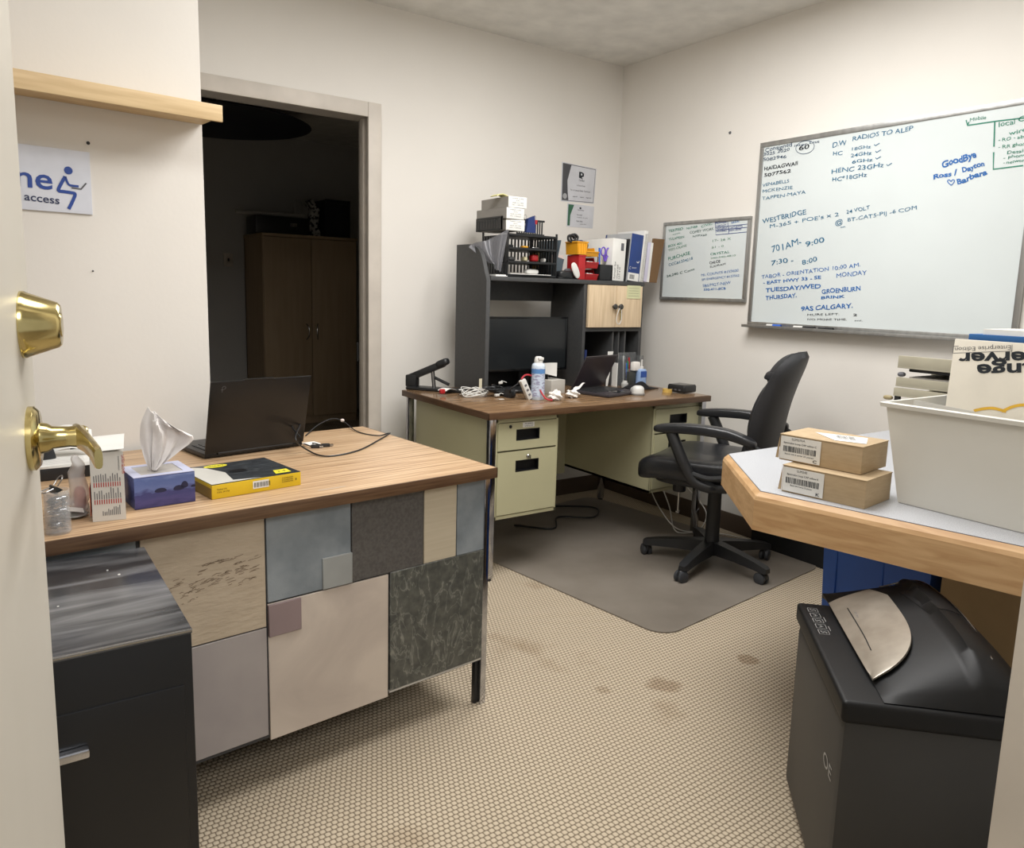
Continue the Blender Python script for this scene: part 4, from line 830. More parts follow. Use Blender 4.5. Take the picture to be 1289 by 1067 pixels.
p_ = onx(919, 167, XR-.001); tag(obj('wall_hook', MB(T(0, 0, 0) @ RY(-90)).lathe([(0, 0), (.008, 0), (.005, .006), (0, .008)], 12), grey_ink, loc=(XR-.001, p_.y, p_.z)), 'small grey plug in the right wall above the small whiteboard', 'plug')
# ================================================================== office chair
ch = thing('office_chair', 'black padded swivel office chair with armrests on the vinyl mat', 'chair', (2.742, 2.278, 0), R(23))
pl_c = mat('chair_plastic', (34, 35, 37), .42, bump=.1, bscale=200)
def seatf(p):
    t = p.y/.26
    z = p.z+(-.035*max(0, t-.45)**2*3.0)+.018*(p.x/.26)**2-.012*math.exp(-((p.x/.14)**2+(t/.5)**2))*(p.z > 0)+.02*max(0, -t-.4)
    return V((p.x*(1-.10*max(0, -t)), p.y, z))
obj('seat', MB(T(0, .055, .470)).sup(.262, .262, .062, .45, .35, fn=seatf, nu=48, nv=24), leather, ch)
st_ = MB()
for k in (-1, 0, 1):
    st_.tube([seatf(V((k*.085, y*.02-.2+.0, .0525)))+V((0, .055, .475)) for y in range(0, 20)], .0022, 5)
obj('seat_stitching', st_, black_gloss, ch)
obj('seat_pan', MB(T(0, .06, .425)).sup(.20, .20, .03, .4, .5), pl_c, ch)
def backp(u, v, off=0, wf=1):
    """u across -1..1, v up 0..1"""
    wdt = (.178+.032*math.sin(min(1, v*1.25)*PI))*wf*(1 if v < .80 else (1-.62*((v-.80)/.20)**2.6))
    y = -.205-.155*v-.035*math.sin(v*PI*1.1)*-1*.4-(.03*math.cos(v*PI*1.5))*.6+.05*u*u
    z = .455+.575*v-.01*u*u*v
    return V((u*wdt, y+off, z))
def backcush(v0, v1, th, crown):
    mb = MB(); nu_, nv_ = 20, 14
    def top(u, v):
        uu = -1+2*u; vv = v0+(v1-v0)*v
        e = (1-abs(uu)**3.5)**.5*(1-abs(2*v-1)**5)**.5
        return backp(uu*.985, vv, .012+th*max(0, e)+crown*math.sin(v*PI)*e)
    mb.grid(lambda u, v: top(u, 1-v), nu_, nv_)
    mb.grid(lambda u, v: backp((-1+2*u)*.985, v0+(v1-v0)*v, .010), nu_, nv_)
    return mb
obj('lumbar_cushion', backcush(0.0, .36, .045, .018), leather, ch)
obj('back_cushion', backcush(.34, .80, .040, .008), leather, ch)
obj('headrest', backcush(.775, 1.0, .046, .016), leather, ch)
hp_ = backcush(.80, .87, .075, .0); obj('headrest_fold', hp_, leather, ch)
sh_ = MB(); sh_.grid(lambda u, v: backp(-1+2*u, v, .012-.045*(1-abs(-1+2*u)**4)**.5*math.sin(min(1, max(0, v))*PI)**.35), 24, 24, .010)
obj('back_shell', sh_, mat('chair_shell', (44, 45, 48), .5, bump=.2, bscale=180), ch)
for s_ in (-1, 1):
    ap = obj('armrest', MB(T(s_*.285, -.02, .668)).sup(.032, .225, .022, .5, .45, fn=lambda p: V((p.x, p.y, p.z+.018*math.cos(p.y/.225*1.5)-.045*max(0, -p.y/.225-.35)**1.6))), leather, ch)
    fr = MB()
    fr.tube(bez([(s_*.285, .125, .662), (s_*.288, .095, .60), (s_*.286, .055, .52), (s_*.278, .01, .455), (s_*.26, -.06, .432), (s_*.235, -.12, .43)], 6), [.026]*12+[.024]*13+[.018]*6, 10)
    fr.tube(bez([(s_*.282, -.20, .650), (s_*.27, -.27, .615), (s_*.245, -.315, .60), (s_*.20, -.33, .60)], 5), .015, 8)
    fr.tube(bez([(s_*.283, .03, .49), (s_*.286, -.05, .478), (s_*.28, -.14, .49), (s_*.262, -.20, .46), (s_*.24, -.17, .43)], 5), .012, 8)
    obj('arm_support', fr, pl_c, ch)
    obj('arm_bolt', MB(T(s_*.292, .03, .468) @ RY(s_*90)).lathe([(0, 0), (.009, 0), (.007, .008), (0, .009)], 14), steel, ch)
co = obj('gas_column', MB().lathe([(.0, .055), (.042, .055), (.040, .10), (.033, .12), (.031, .345), (.033, .352), (0, .352)], 28), pl_c, ch)
obj('piston', MB().lathe([(.016, .35), (.016, .385), (.022, .39), (.022, .42)], 20), black_gloss, co)
obj('tilt_mechanism', MB().box((-.07, -.08, .405), (.07, .12, .432), .010), pl_c, ch)
kn = obj('tension_knob', MB(T(-.01, .17, .33)).lathe([(0, 0), (.028, 0), (.031, .006), (.031, .075), (.024, .085), (0, .085)], 22), pl_c, ch)
obj('tension_rod', MB().tube([(-.01, .17, .335), (-.012, .17, .23)], .006, 8).box((-.02, .162, .222), (-.002, .178, .234), .003), steel, kn)
for k in range(5):
    a = R(-113+72*k); M = Matrix.Rotation(a, 4, 'Z')
    lg = MB(M); prof_ = [(.0, .060, .118), (.06, .062, .118), (.16, .064, .108), (.26, .060, .094), (.305, .056, .084), (.32, .058, .078)]
    vs = []; fs = []
    for (x, z0, z1) in prof_:
        wd_ = .034-.040*x if x < .25 else .024
        if x == .32: wd_ = .016
        vs += [(x, -wd_, z0), (x, wd_, z0), (x, wd_*.8, z1), (x, -wd_*.8, z1)]
    for i in range(len(prof_)-1):
        for q in range(4): fs.append((i*4+q, i*4+(q+1) % 4, i*4+4+(q+1) % 4, i*4+4+q))
    fs += [(3, 2, 1, 0), tuple(len(vs)-4+q for q in range(4))]
    lg.add(vs, fs)
    ob = obj('base_arm', lg, pl_c, ch)
    c_ = obj('caster', MB(M @ T(.300, 0, 0) @ Matrix.Rotation(R(40*k), 4, 'Z')).tube([(0, 0, .05), (0, 0, .068)], .008, 10).sup(.024, .014, .018, .6, .8, T(-.006, 0, .040)), pl_c, ch)
    for s_ in (-1, 1): obj('wheel', MB(M @ T(.300, 0, 0) @ Matrix.Rotation(R(40*k), 4, 'Z') @ T(-.012, s_*.013, .0275) @ RX(90)).lathe([(0, -.010), (.020, -.010), (.0272, -.006), (.0275, .006), (.020, .010), (0, .010)], 24), mat('caster_grey', (62, 64, 68), .5), c_)

# ================================================================== near desk with tiled front
DL = 1.52; DA = .1
FR = V((1.188, 1.779, 0)); ndl = FR-V((math.cos(DA), math.sin(DA), 0))*DL
nd = thing('tiled_front_desk', 'oak topped desk faced with mixed stone tiles in the left foreground', 'desk', (ndl.x, ndl.y, 0), DA)
ND = WM[nd]; DDp = .785
def N(x, y, z): return ND @ V((x, y, z))
obj('desktop', MB().box((.004, .004, .716), (DL-.004, DDp-.004, .745), .002), near_wood, nd)
obj('edge_band', MB().box((0, 0, .714), (DL, .0055, .7445), .0015).box((DL-.0055, 0, .714), (DL, DDp, .7445), .0015).box((0, DDp-.0055, .714), (DL, DDp, .7445), .0015).box((0, 0, .714), (.0055, DDp, .7445), .0015), wood_edge, nd)
obj('scratch', MB().box((DL-.535, .052, .7448), (DL-.46, .0545, .7453), M=None), paper_g, nd)
tile_beige = mat('tile_crinkled_beige', (182, 167, 146), .6, rgb2=(174, 159, 138), scale=14, stretch=(1, 1, 3), detail=6, bump=.55, bscale=34)
tile_lav = mat('tile_lavender', (160, 153, 150), .5, rgb2=(148, 141, 140), scale=5)
tile_blue = mat('tile_blue_grey', (138, 145, 150), .55, rgb2=(108, 116, 122), scale=9, detail=5, bump=.15, bscale=220)
tile_dark = mat('tile_dark_mottled', (74, 71, 69), .5, rgb2=(88, 85, 82), scale=130, detail=3, bump=.2, bscale=240)
tile_cream = mat('tile_cream', (186, 175, 154), .5, rgb2=(180, 169, 148), scale=6, stretch=(1, 1, 20))
tile_marb = mat('tile_pale_marble', (196, 184, 172), .4, rgb2=(178, 166, 156), scale=4.5, detail=7, dist=1.2, lo=.42, hi=.72)
tile_small = mat('tile_plain_grey', (150, 152, 150), .5)
tile_mauve = mat('tile_mauve', (140, 122, 122), .5)
def veined(name, a, b):
    m = bpy.data.materials.new(name); m.use_nodes = True; nt = m.node_tree; L = nt.links; bs_ = nt.nodes['Principled BSDF']; bs_.inputs['Roughness'].default_value = .4
    tc = nt.nodes.new('ShaderNodeTexCoord'); ns = nt.nodes.new('ShaderNodeTexNoise'); ns.inputs['Scale'].default_value = 15; ns.inputs['Detail'].default_value = 7; ns.inputs['Distortion'].default_value = 1.2
    mp = nt.nodes.new('ShaderNodeMapping'); mp.inputs['Scale'].default_value = (1.6, 1, .8); L.new(tc.outputs['Object'], mp.inputs[0]); L.new(mp.outputs[0], ns.inputs[0])
    q = nt.nodes.new('ShaderNodeMath'); q.operation = 'SUBTRACT'; q.inputs[1].default_value = .5; L.new(ns.outputs[0], q.inputs[0])
    q2 = nt.nodes.new('ShaderNodeMath'); q2.operation = 'ABSOLUTE'; L.new(q.outputs[0], q2.inputs[0])
    cr = nt.nodes.new('ShaderNodeValToRGB'); cr.color_ramp.elements[0].position = 0; cr.color_ramp.elements[1].position = .03; cr.color_ramp.elements[0].color = (*s2l(b), 1); cr.color_ramp.elements[1].color = (*s2l(a), 1)
    L.new(q2.outputs[0], cr.inputs[0])
    n2 = nt.nodes.new('ShaderNodeTexNoise'); n2.inputs['Scale'].default_value = 45; n2.inputs['Detail'].default_value = 4; L.new(tc.outputs['Object'], n2.inputs[0])
    c2 = nt.nodes.new('ShaderNodeValToRGB'); c2.color_ramp.elements[0].position = .35; c2.color_ramp.elements[1].position = .7; c2.color_ramp.elements[0].color = (.7, .7, .7, 1); c2.color_ramp.elements[1].color = (1.35, 1.3, 1.25, 1); L.new(n2.outputs[0], c2.inputs[0])
    mx = nt.nodes.new('ShaderNodeMix'); mx.data_type = 'RGBA'; mx.blend_type = 'MULTIPLY'; mx.inputs[0].default_value = 1; L.new(cr.outputs[0], mx.inputs[6]); L.new(c2.outputs[0], mx.inputs[7]); L.new(mx.outputs[2], bs_.inputs['Base Color'])
    return m
tile_green = veined('tile_dark_green_marble', (78, 80, 76), (116, 118, 112))
obj('modesty_backing', MB().box((.02, .040, .14), (DL-.012, .050, .714)), mat('backing_board', (60, 60, 62), .7), nd)
G = .0006
for (s0_, s1_, z0, z1, m_, pr, lb) in ((-.955, -.6815, .433, .7135, tile_beige, .034, 'crinkled beige stone tile'), (-.955, -.6815, .15, .431, tile_lav, .034, 'lavender grey tile'), (-.6785, -.455, .492, .7135, tile_blue, .034, 'blue grey tile'),
    (-.453, -.233, .492, .7135, tile_dark, .0335, 'dark mottled tile'), (-.231, -.120, .492, .7135, tile_cream, .034, 'narrow cream tile'), (-.1185, -.013, .492, .7135, tile_blue, .034, 'narrow blue grey tile'),
    (-.537, -.453, .492, .575, tile_small, .0285, 'small plain grey tile set proud'), (-.6785, -.594, .405, .488, tile_mauve, .0285, 'small mauve tile set proud'),
    (-.6785, -.343, .134, .489, tile_marb, .034, 'large pale marble tile'), (-.340, -.010, .152, .493, tile_green, .031, 'large dark veined marble tile'),
    (-1.235, -.962, .433, .7135, tile_blue, .034, None), (-1.235, -.958, .15, .431, tile_marb, .034, None), (-1.51, -1.238, .15, .7135, tile_dark, .034, None)):
    o = obj('tile', MB().box((DL+s0_+G, pr, z0+G), (DL+s1_-G, .040, z1-G), .0012, seg=1), m_, nd)
    if lb: o['label'] = lb
obj('bottom_strip', MB().box((DL-.340, .032, .146), (DL-.012, .042, .1515)), paper_g, nd)
# pressed-in scuff marks on the beige tile
rn = random.Random(11); sc_l = []
for (cx_, cz_, n_, wx, wz, ang) in ((-.885, .585, 26, .05, .02, .05), (-.86, .555, 16, .02, .015, .15), (-.77, .585, 34, .065, .012, .12), (-.80, .62, 14, .05, .004, .1), (-.735, .61, 8, .03, .003, .12), (-.75, .56, 8, .04, .01, .2)):
    for k in range(n_):
        x = cx_+rn.uniform(-1, 1)*wx; z = cz_+rn.uniform(-1, 1)*wz+(x-cx_)*ang; L_ = rn.uniform(.004, .022)
        sc_l.append([N(DL+x, .0338, z), N(DL+x+L_*.5, .0338, z+L_*ang+rn.uniform(-.002, .002)), N(DL+x+L_, .0338, z+L_*.15)])
o = strokes(sc_l, .0012, (math.sin(DA), -math.cos(DA), 0), mat('scuff_brown', (122, 104, 84), .8), nd, 'scuff_marks', .0006); o['kind'] = 'stuff'
for x, y in ((DL-.022, .030), (DL-.035, DDp-.06), (.01, .012), (.01, DDp-.06)):
    obj('leg', MB().box((x, y, 0), (x+.020, y+.024, .714), .002), chrome, nd)
obj('inner_leg', MB().box((DL-.034, .044, 0), (DL-.024, .060, .15), .001), black_pl, nd)
for (x0, x1) in ((DL-.42, DL-.03), (.03, .42)): obj('drawer_pedestal', MB().box((x0, .08, .16), (x1, DDp-.05, .714), .003), mat('desk_grey_metal', (96, 98, 100), .5), nd)

# ---- things on the near desk
ZN = .7455
tb = onz(170, 642, ZN); tb2 = onz(247, 631, ZN); ang = math.atan2(tb2.y-tb.y, tb2.x-tb.x)
tw = (tb2-tb).length; tdp = .125
tx = thing('tissue_box', 'blue tissue box printed with boulders and a pulled up tissue', 'tissue box', (tb.x, tb.y, ZN), ang+.03)
TH = .072
lilac = mat('lilac_card', (196, 200, 226), .45)
obj('box', MB().box((0, 0, 0), (tw, tdp, TH), .0015), mat('tissue_box_print', (52, 60, 110), .45, rgb2=(84, 92, 146), scale=22, stretch=(1, 1, 3)), tx)
def skyfront():
    m = bpy.data.materials.new('lake_print'); m.use_nodes = True; nt = m.node_tree; L = nt.links; b = nt.nodes['Principled BSDF']; b.inputs['Roughness'].default_value = .4
    tc = nt.nodes.new('ShaderNodeTexCoord'); sx = nt.nodes.new('ShaderNodeSeparateXYZ'); L.new(tc.outputs['Object'], sx.inputs[0])
    ns = nt.nodes.new('ShaderNodeTexNoise'); ns.inputs['Scale'].default_value = 30; mp = nt.nodes.new('ShaderNodeMapping'); mp.inputs['Scale'].default_value = (1, 1, 3.5); L.new(tc.outputs['Object'], mp.inputs[0]); L.new(mp.outputs[0], ns.inputs[0])
    a = nt.nodes.new('ShaderNodeMath'); a.operation = 'MULTIPLY_ADD'; a.inputs[1].default_value = .035; L.new(ns.outputs[0], a.inputs[0]); L.new(sx.outputs[2], a.inputs[2])
    d = nt.nodes.new('ShaderNodeMath'); d.operation = 'DIVIDE'; d.inputs[1].default_value = .105; L.new(a.outputs[0], d.inputs[0])
    cr = nt.nodes.new('ShaderNodeValToRGB'); L.new(d.outputs[0], cr.inputs[0]); e = cr.color_ramp.elements
    e[0].position = .1; e[0].color = (*s2l((34, 34, 78)), 1); e[1].position = .95; e[1].color = (*s2l((128, 146, 190)), 1)
    for p, c in ((.3, (72, 68, 120)), (.48, (58, 60, 112)), (.56, (96, 110, 160)), (.75, (84, 100, 152))): q = e.new(p); q.color = (*s2l(c), 1)
    L.new(cr.outputs[0], b.inputs['Base Color']); return m
obj('printed_front', MB().box((.0005, -.0006, .0005), (tw-.0005, .0002, TH-.002)), skyfront(), tx)
F = WM[tx]; nfx = F.to_3x3() @ V((0, -1, 0))
for cx_, cz_, rx_, rz_ in ((tw*.42, .036, .013, .007), (tw*.72, .036, .012, .008), (tw*.82, .041, .008, .011), (tw*.97, .037, .006, .004)):
    flat([F @ V((min(tw, cx_+rx_*math.cos(k*PI/8)), -.0006, cz_+rz_*math.sin(k*PI/8)*(1 if k < 9 else .45))) for k in range(16)], nfx, mat('boulder_print', (30, 32, 66), .5), tx, 'printed_boulder', .0004)
g = MB()
for (a_, b_) in (((0, 0), (tw, .018)), ((0, tdp-.02), (tw, tdp)), ((0, .018), (.02, tdp-.02)), ((tw-.02, .018), (tw, tdp-.02))): g.box((a_[0], a_[1], TH), (b_[0], b_[1], TH+.0012))
obj('top_border', g, lilac, tx)
obj('slot_film', MB().box((.02, .018, TH-.0), (tw-.02, tdp-.02, TH+.0004)), mat('slot_film_m', (176, 172, 168), .3), tx)
def tis(u, v):
    L0 = .060-.016*v-.012*math.sin(v*PI)+.012*max(0, v-.8)*5*.4; R0 = .070+.075*math.sin(min(1, v/.62)*PI/2) if v < .62 else .145-.062*(v-.62)/.38
    x = L0+(R0-L0)*u
    y = .055+.014*math.sin(u*9+v*3)*(.4+v)+.006*math.sin(u*22+v*5)
    z = TH+.150*v-.055*u*max(0, v-.3)-.006*math.sin(u*8)*v
    return (x-.012*(1-v), y, z)
tm = mat('tissue_thin', (240, 236, 234), .8, alpha=.93)
obj('tissue', MB().grid(tis, 28, 18, .0008), tm, tx)
obj('tissue_fold', MB().grid(lambda u, v: (V(tis(1-u*.8, v*.85))+V((0, -.012-.008*math.sin(u*6), .004))), 20, 12, .0008), tm, tx)

# yellow and black boxed package
ya = onz(267, 629, ZN); yb_ = onz(381, 611, ZN); yc = onz(247, 600, ZN)
ya_ang = math.atan2(yb_.y-ya.y, yb_.x-ya.x); yw = (yb_-ya).length
yx = thing('yellow_package', 'flat yellow and black retail box with barcode beside the tissue box', 'box', (ya.x, ya.y, ZN), ya_ang+.04)
yd = .205; yh = .034
ymat = mat('package_yellow', (224, 188, 32), .4)
obj('carton', MB().box((0, 0, 0), (yw, yd, yh), .0015), ymat, yx)
obj('left_end', MB().box((-.0006, .002, .001), (.0, yd-.002, yh-.008)), mat('package_olive', (150, 122, 50), .5), yx)
obj('top_face', MB().box((.001, .001, yh), (yw-.001, yd-.001, yh+.0012)), mat('package_black', (44, 48, 52), .3, rgb2=(78, 84, 88), scale=30, stretch=(1, 4, 1), lo=.5, hi=.75), yx)
F = WM[yx]; up_ = V((0, 0, 1)); nyx = F.to_3x3() @ V((0, -1, 0))
flat([F @ V(p) for p in ((.001, .002, yh+.0012), (.06, .02, yh+.0012), (.075, .10, yh+.0012), (.055, .17, yh+.0012), (.03, yd-.01, yh+.0012), (.001, yd-.02, yh+.0012))], up_, mat('package_white', (206, 204, 196), .4), yx, 'white_panel', .0006)
flat([F @ V(p) for p in ((.001, .001, yh+.0012), (yw*.55, .001, yh+.0012), (yw*.3, .014, yh+.0012), (.02, .03, yh+.0012))], up_, mat('package_white', (206, 204, 196), .4), yx, 'white_swoosh', .0009)
bl = flat([F @ V((yw*.36+.030*math.cos(k*PI/10)*1.0, .178+.016*math.sin(k*PI/10), yh+.0012)) for k in range(20)], up_, mat('badge_yellow', (236, 226, 60), .4), yx, 'yellow_badge', .0010)
text('SMART', F @ V((yw*.36-.022, .172, yh+.0022)), F @ V((yw*.36+.022, .172, yh+.0022)), .010, up_, black_ink, yx)
flat([F @ V(p) for p in ((yw-.062, .012, yh+.0012), (yw-.02, .012, yh+.0012), (yw-.016, .048, yh+.0012), (yw-.052, .048, yh+.0012))], up_, mat('badge_yellow', (236, 226, 60), .4), yx, 'yellow_sticker', .0010)
text('2.4', F @ V((yw-.05, .024, yh+.0022)), F @ V((yw-.028, .024, yh+.0022)), .010, up_, black_ink, yx)
flat([F @ V((yw*.47+.022*math.cos(k*PI/8), .10+.016*math.sin(k*PI/8), yh+.0012)) for k in range(16)], up_, mat('package_dark', (26, 27, 30), .3), yx, 'printed_motif', .0012)
flat([F @ V(p) for p in ((yw*.44, -.0004, .010), (yw*.62, -.0004, .010), (yw*.62, -.0004, .029), (yw*.44, -.0004, .029))], nyx, paper, yx, 'barcode_label')
for k in range(16): flat([F @ V(p) for p in ((yw*.455+k*.0026, -.0004, .013), (yw*.455+k*.0026+.0009+.0007*(k % 3 == 0), -.0004, .013), (yw*.455+k*.0026+.0009+.0007*(k % 3 == 0), -.0004, .025), (yw*.455+k*.0026, -.0004, .025))], nyx, black_ink, yx, 'barcode_bar', .0009)
om = mat('print_olive', (110, 92, 28), .5)
text('Outdoor Unit', F @ V((.012, -.0004, .021)), F @ V((.036, -.0004, .021)), .004, nyx, om, yx, bold=.01); text('5 GHz  24 V PoE', F @ V((.012, -.0004, .014)), F @ V((.042, -.0004, .014)), .004, nyx, om, yx, bold=.01)
for j in range(3): text('0123456789', F @ V((yw-.052, -.0004, .024-.005*j)), F @ V((yw-.022, -.0004, .024-.005*j)), .0035, nyx, om, yx, bold=.01)
flat([F @ V((yw-.014+.002*math.cos(k*PI/3), -.0004, .018+.003*math.sin(k*PI/3))) for k in range(6)], nyx, om, yx, 'print_dot')

# laptop with its lid seen from behind
lp_, ll, ML = laptop('laptop', 'open black laptop on the near desk, lid back turned to the doorway', (.487, 2.255, ZN), R(11), .315, .215, .222, 14, lidc=mat('laptop_black', (11, 11, 13), .36))
F = WM[lp_] @ ML; nl = F.to_3x3() @ V((0, -1, 0))
obj('camera_bar', MB(ML).box((.10, -.008, .2215), (.19, .001, .2245), .001), mat('laptop_black', (11, 11, 13), .36), ll)
strokes([[F @ V(q) for q in ((.030, -.007, .198), (.038, -.007, .198))], [F @ V(q) for q in ((.034, -.007, .190), (.034, -.007, .206))], bez([F @ V(q) for q in ((.034, -.007, .206), (.040, -.007, .208), (.044, -.007, .203), (.040, -.007, .199))], 4)], .0012, nl, grey_ink, ll, 'lid_emblem', .0006)
tag(obj('charger_cable', MB().tube(bez([onz(378, 583, ZN+.003), onz(400, 572, ZN+.003), onz(420, 560, ZN+.02), onz(378, 550, ZN+.05), onz(368, 537, ZN+.07), onz(378, 533, ZN+.075), onz(372, 552, ZN+.05), onz(385, 565, ZN+.01), onz(410, 574, ZN+.003), onz(450, 567, ZN+.003), onz(478, 553, ZN+.003), onz(491, 545, ZN+.003)][3:], 8), .0024, 8), black_pl), 'black cable looping beside the open laptop lid', 'cable')
tag(obj('usb_cable', MB().tube(bez([onz(385, 548, ZN+.003), onz(400, 535, ZN+.012), onz(418, 527, ZN+.02), onz(432, 530, ZN+.012), onz(450, 543, ZN+.003), onz(475, 548, ZN+.003), onz(489, 545, ZN+.003)], 8), .0021, 8), black_pl), 'thin black cable arching behind the plugs on the near desk', 'cable')
tag(obj('ferrite_bead', MB().sup(.007, .006, .006, .8, .8), mat('pinkish_white', (220, 206, 198), .5), loc=tuple(onz(431, 529, ZN+.016))), 'small pale bead on the arching cable', 'bead')
for (x, y, a, lb) in ((398, 563.5, -18, 'larger black plug on the near desk beside the laptop'), (411, 562, -10, 'smaller black plug with metal tip on the near desk')):
    p_ = onz(x, y, ZN); pl_ = thing('cable_plug', lb, 'plug', (p_.x, p_.y, ZN), R(a))
    obj('plug_body', MB().box((-.016, -.007, 0), (.010, .007, .010), .002), black_pl, pl_); obj('metal_tip', MB().box((.010, -.005, .002), (.021, .005, .007)), steel, pl_)
    obj('lead', MB().tube(bez([(-.015, 0, .005), (-.03, .02, .008), (-.035, .05, .004)], 4), .002, 6), black_pl, pl_)
p_ = onz(389, 558, ZN)
tag(obj('white_scrap', MB().box((-.02, -.03, 0), (.025, .012, .0025), .001), paper, loc=(p_.x, p_.y, ZN), rz=R(12)), 'white paper scrap beside the laptop right corner', 'paper')
tag(obj('left_cable', MB().tube(bez([onz(140, 562, ZN+.012), onz(158, 559, ZN+.012), onz(175, 557, ZN+.012), onz(205, 560, ZN+.006)], 6), .003, 8), black_pl), 'black cable passing behind the tissue box', 'cable')

# upright medicine-style carton with fine print
ga = onz(117, 657, ZN); gb = onz(159, 653, ZN); gc = onz(100, 640, ZN)
gang = math.atan2(gb.y-ga.y, gb.x-ga.x); gw = (gb-ga).length
gx = thing('glove_box', 'tall white carton with fine red and grey print standing beside the glass jar', 'box', (ga.x, ga.y, ZN), gang+.0)
gh, gd = .148, .125
gmat = mat('carton_white', (216, 212, 204), .6)
obj('carton', MB().prism([(0, 0), (gw, 0), (gw-.004, gd), (-.004, gd)], 0, gh), gmat, gx)
obj('open_flap', MB().grid(lambda u, v: (gw*(u*1.06-.03), -.006+.14*v, gh+.003+.010*math.sin(v*2.4)+.004*u), 4, 10, .001), paper, gx)
F = WM[gx]; ng = F.to_3x3() @ V((0, -1, 0))
rn = random.Random(5)
for row, (zb, n_, mm) in enumerate(((.085, 12, .018), (.048, 12, .026))):
    ls1, ls2 = [], []
    for k in range(n_):
        x = .006+k*(gw-.010)/n_; h1 = rn.uniform(.35, 1)*mm
        ls1.append([F @ V((x, -.0001, zb)), F @ V((x, -.0001, zb+h1))])
        ls2.append([F @ V((x, -.0001, zb-.001)), F @ V((x, -.0001, zb-.011))])
    o = strokes(ls1, .0016, ng, grey_ink, gx, 'fine_print'); o = strokes(ls2, .0018, ng, red_ink, gx, 'fine_print')
strokes([[F @ V((.020+k*.0035, -.0001, .012)), F @ V((.020+k*.0035, -.0001, .014+.001*k+rn.uniform(.004, .010)))] for k in range(10)], .0015, ng, grey_ink, gx, 'fine_print')
Ft = F
text('LATEX GLOVES', F @ V((gw-.0035, 0, .140)), F @ V((gw-.0035, 0, .100)), .0055, ng, red_ink, gx, bold=.015)
text('examination', F @ V((gw-.0105, 0, .138)), F @ V((gw-.0105, 0, .108)), .004, ng, grey_ink, gx)
obj('red_side', MB().box((-.0032, .002, .012), (-.0025, gd*.8, .075)), mat('red_print', (196, 84, 62), .6), gx)
# glass jar full of clips
jb = onz(72, 674, ZN); 
jx = thing('clip_jar', 'frosted glass jar full of silver paper clips at the desk corner', 'jar', (jb.x+.004, jb.y+.02, ZN))
obj('glass', MB().lathe([(.0, 0), (.021, 0), (.0235, .004), (.0235, .088), (.022, .088), (.022, .005), (0, .005)], 28), mat('frosted_glass', (214, 216, 218), .12, alpha=.22), jx)
cl = MB(); rn = random.Random(4)
for k in range(150):
    c_ = V((rn.uniform(-.014, .014), rn.uniform(-.014, .014), rn.uniform(.008, .074))); M_ = Matrix.Translation(c_) @ Matrix.Rotation(rn.uniform(0, 6), 4, 'Z') @ Matrix.Rotation(rn.uniform(0, 3), 4, 'X')
    cl.tube([(-.006, -.002, 0), (.006, -.002, 0), (.0065, .002, 0), (-.005, .002, 0)], .0007, 4, M=M_, cap=False)
o = tag(obj('paper_clips', cl, mat('clip_silver', (196, 198, 202), .2, 1), loc=(jb.x+.004, jb.y+.02, ZN)), 'silver paper clips filling the glass jar', 'paper clips', None, 'stuff')
bc = thing('large_binder_clip', 'black binder clip with wire loops on top of the clip jar', 'clip', (jb.x+.004, jb.y+.02, ZN+.086), R(20))
obj('clip_body', MB(RY(-25)).prism([(-.008, 0), (.008, 0), (.0015, .012), (-.0015, .012)], -.014, .014, RX(90)), black_pl, bc)
obj('wire_loop', MB(RY(-25)).tube(bez([(-.004, -.008, .01), (-.020, -.008, .012), (-.024, 0, .012), (-.020, .008, .012), (-.004, .008, .01)], 5), .0013, 6).tube(bez([(.004, -.008, .01), (.018, -.008, .018), (.024, 0, .021), (.018, .008, .018), (.004, .008, .01)], 5), .0013, 6), steel, bc)
# papers, bag and small things at the left end
pp = onz(85, 598, ZN)
tag(obj('black_folder_tray', MB(RZ(3)).box((-.10, -.07, 0), (.06, .13, .030), .003), black_pl, loc=(pp.x, pp.y+.03, ZN)), 'black tray under the white papers at the desk left end', 'tray')
pt = thing('paper_stack', 'white printed papers on the black tray behind the door handle', 'papers', (pp.x, pp.y+.03, ZN+.031), R(5))
for k in range(4): obj('sheet', MB(RZ(k*3-4)).box((-.105+.004*k, -.072+.003*k, .0015*k), (.055+.002*k, .12, .0015*k+.0012)), paper, pt)
F = WM[pt]
strokes([[F @ V((-.08+.002*j, -.05+.014*j, .0062)), F @ V((.035+.002*j, -.048+.014*j, .0062))] for j in range(9)], .0012, (0, 0, 1), grey_ink, pt, 'print_line')
tag(obj('raised_sheet', MB().grid(lambda u, v: (pp.x-.03+.10*u, pp.y+.06+.05*v, ZN+.05+.055*v+.01*math.sin(u*4)), 8, 6, .001), paper), 'white sheet propped up behind the upright carton', 'paper')
tag(obj('black_device', MB(RZ(-8)).box((0, 0, 0), (.06, .05, .062), .006), black_pl, loc=(pp.x+.02, pp.y+.16, ZN)), 'black device edge behind the propped sheet', 'device')
q1_ = on(45, 507, (0, 2.28, 0), (0, 1, 0)); q2_ = on(70, 536, (0, 2.28, 0), (0, 1, 0))
ax_ = MB().grid(lambda u, v: (q2_.x-.16+(.16)*math.sin(u*PI/2), 2.26+.02*v, ZN+.001+(q1_.z-ZN+.01)*math.cos(u*PI/2)*(v)), 14, 6, .010)
tag(obj('curved_stand', ax_, black_matte), 'dark curved desk stand against the left wall behind the door handle', 'stand')
bgp = onz(104, 648, ZN)
zb = thing('clear_bag', 'clear crinkled bag with an orange item beside the upright carton', 'bag', (bgp.x-.002, bgp.y+.04, ZN))
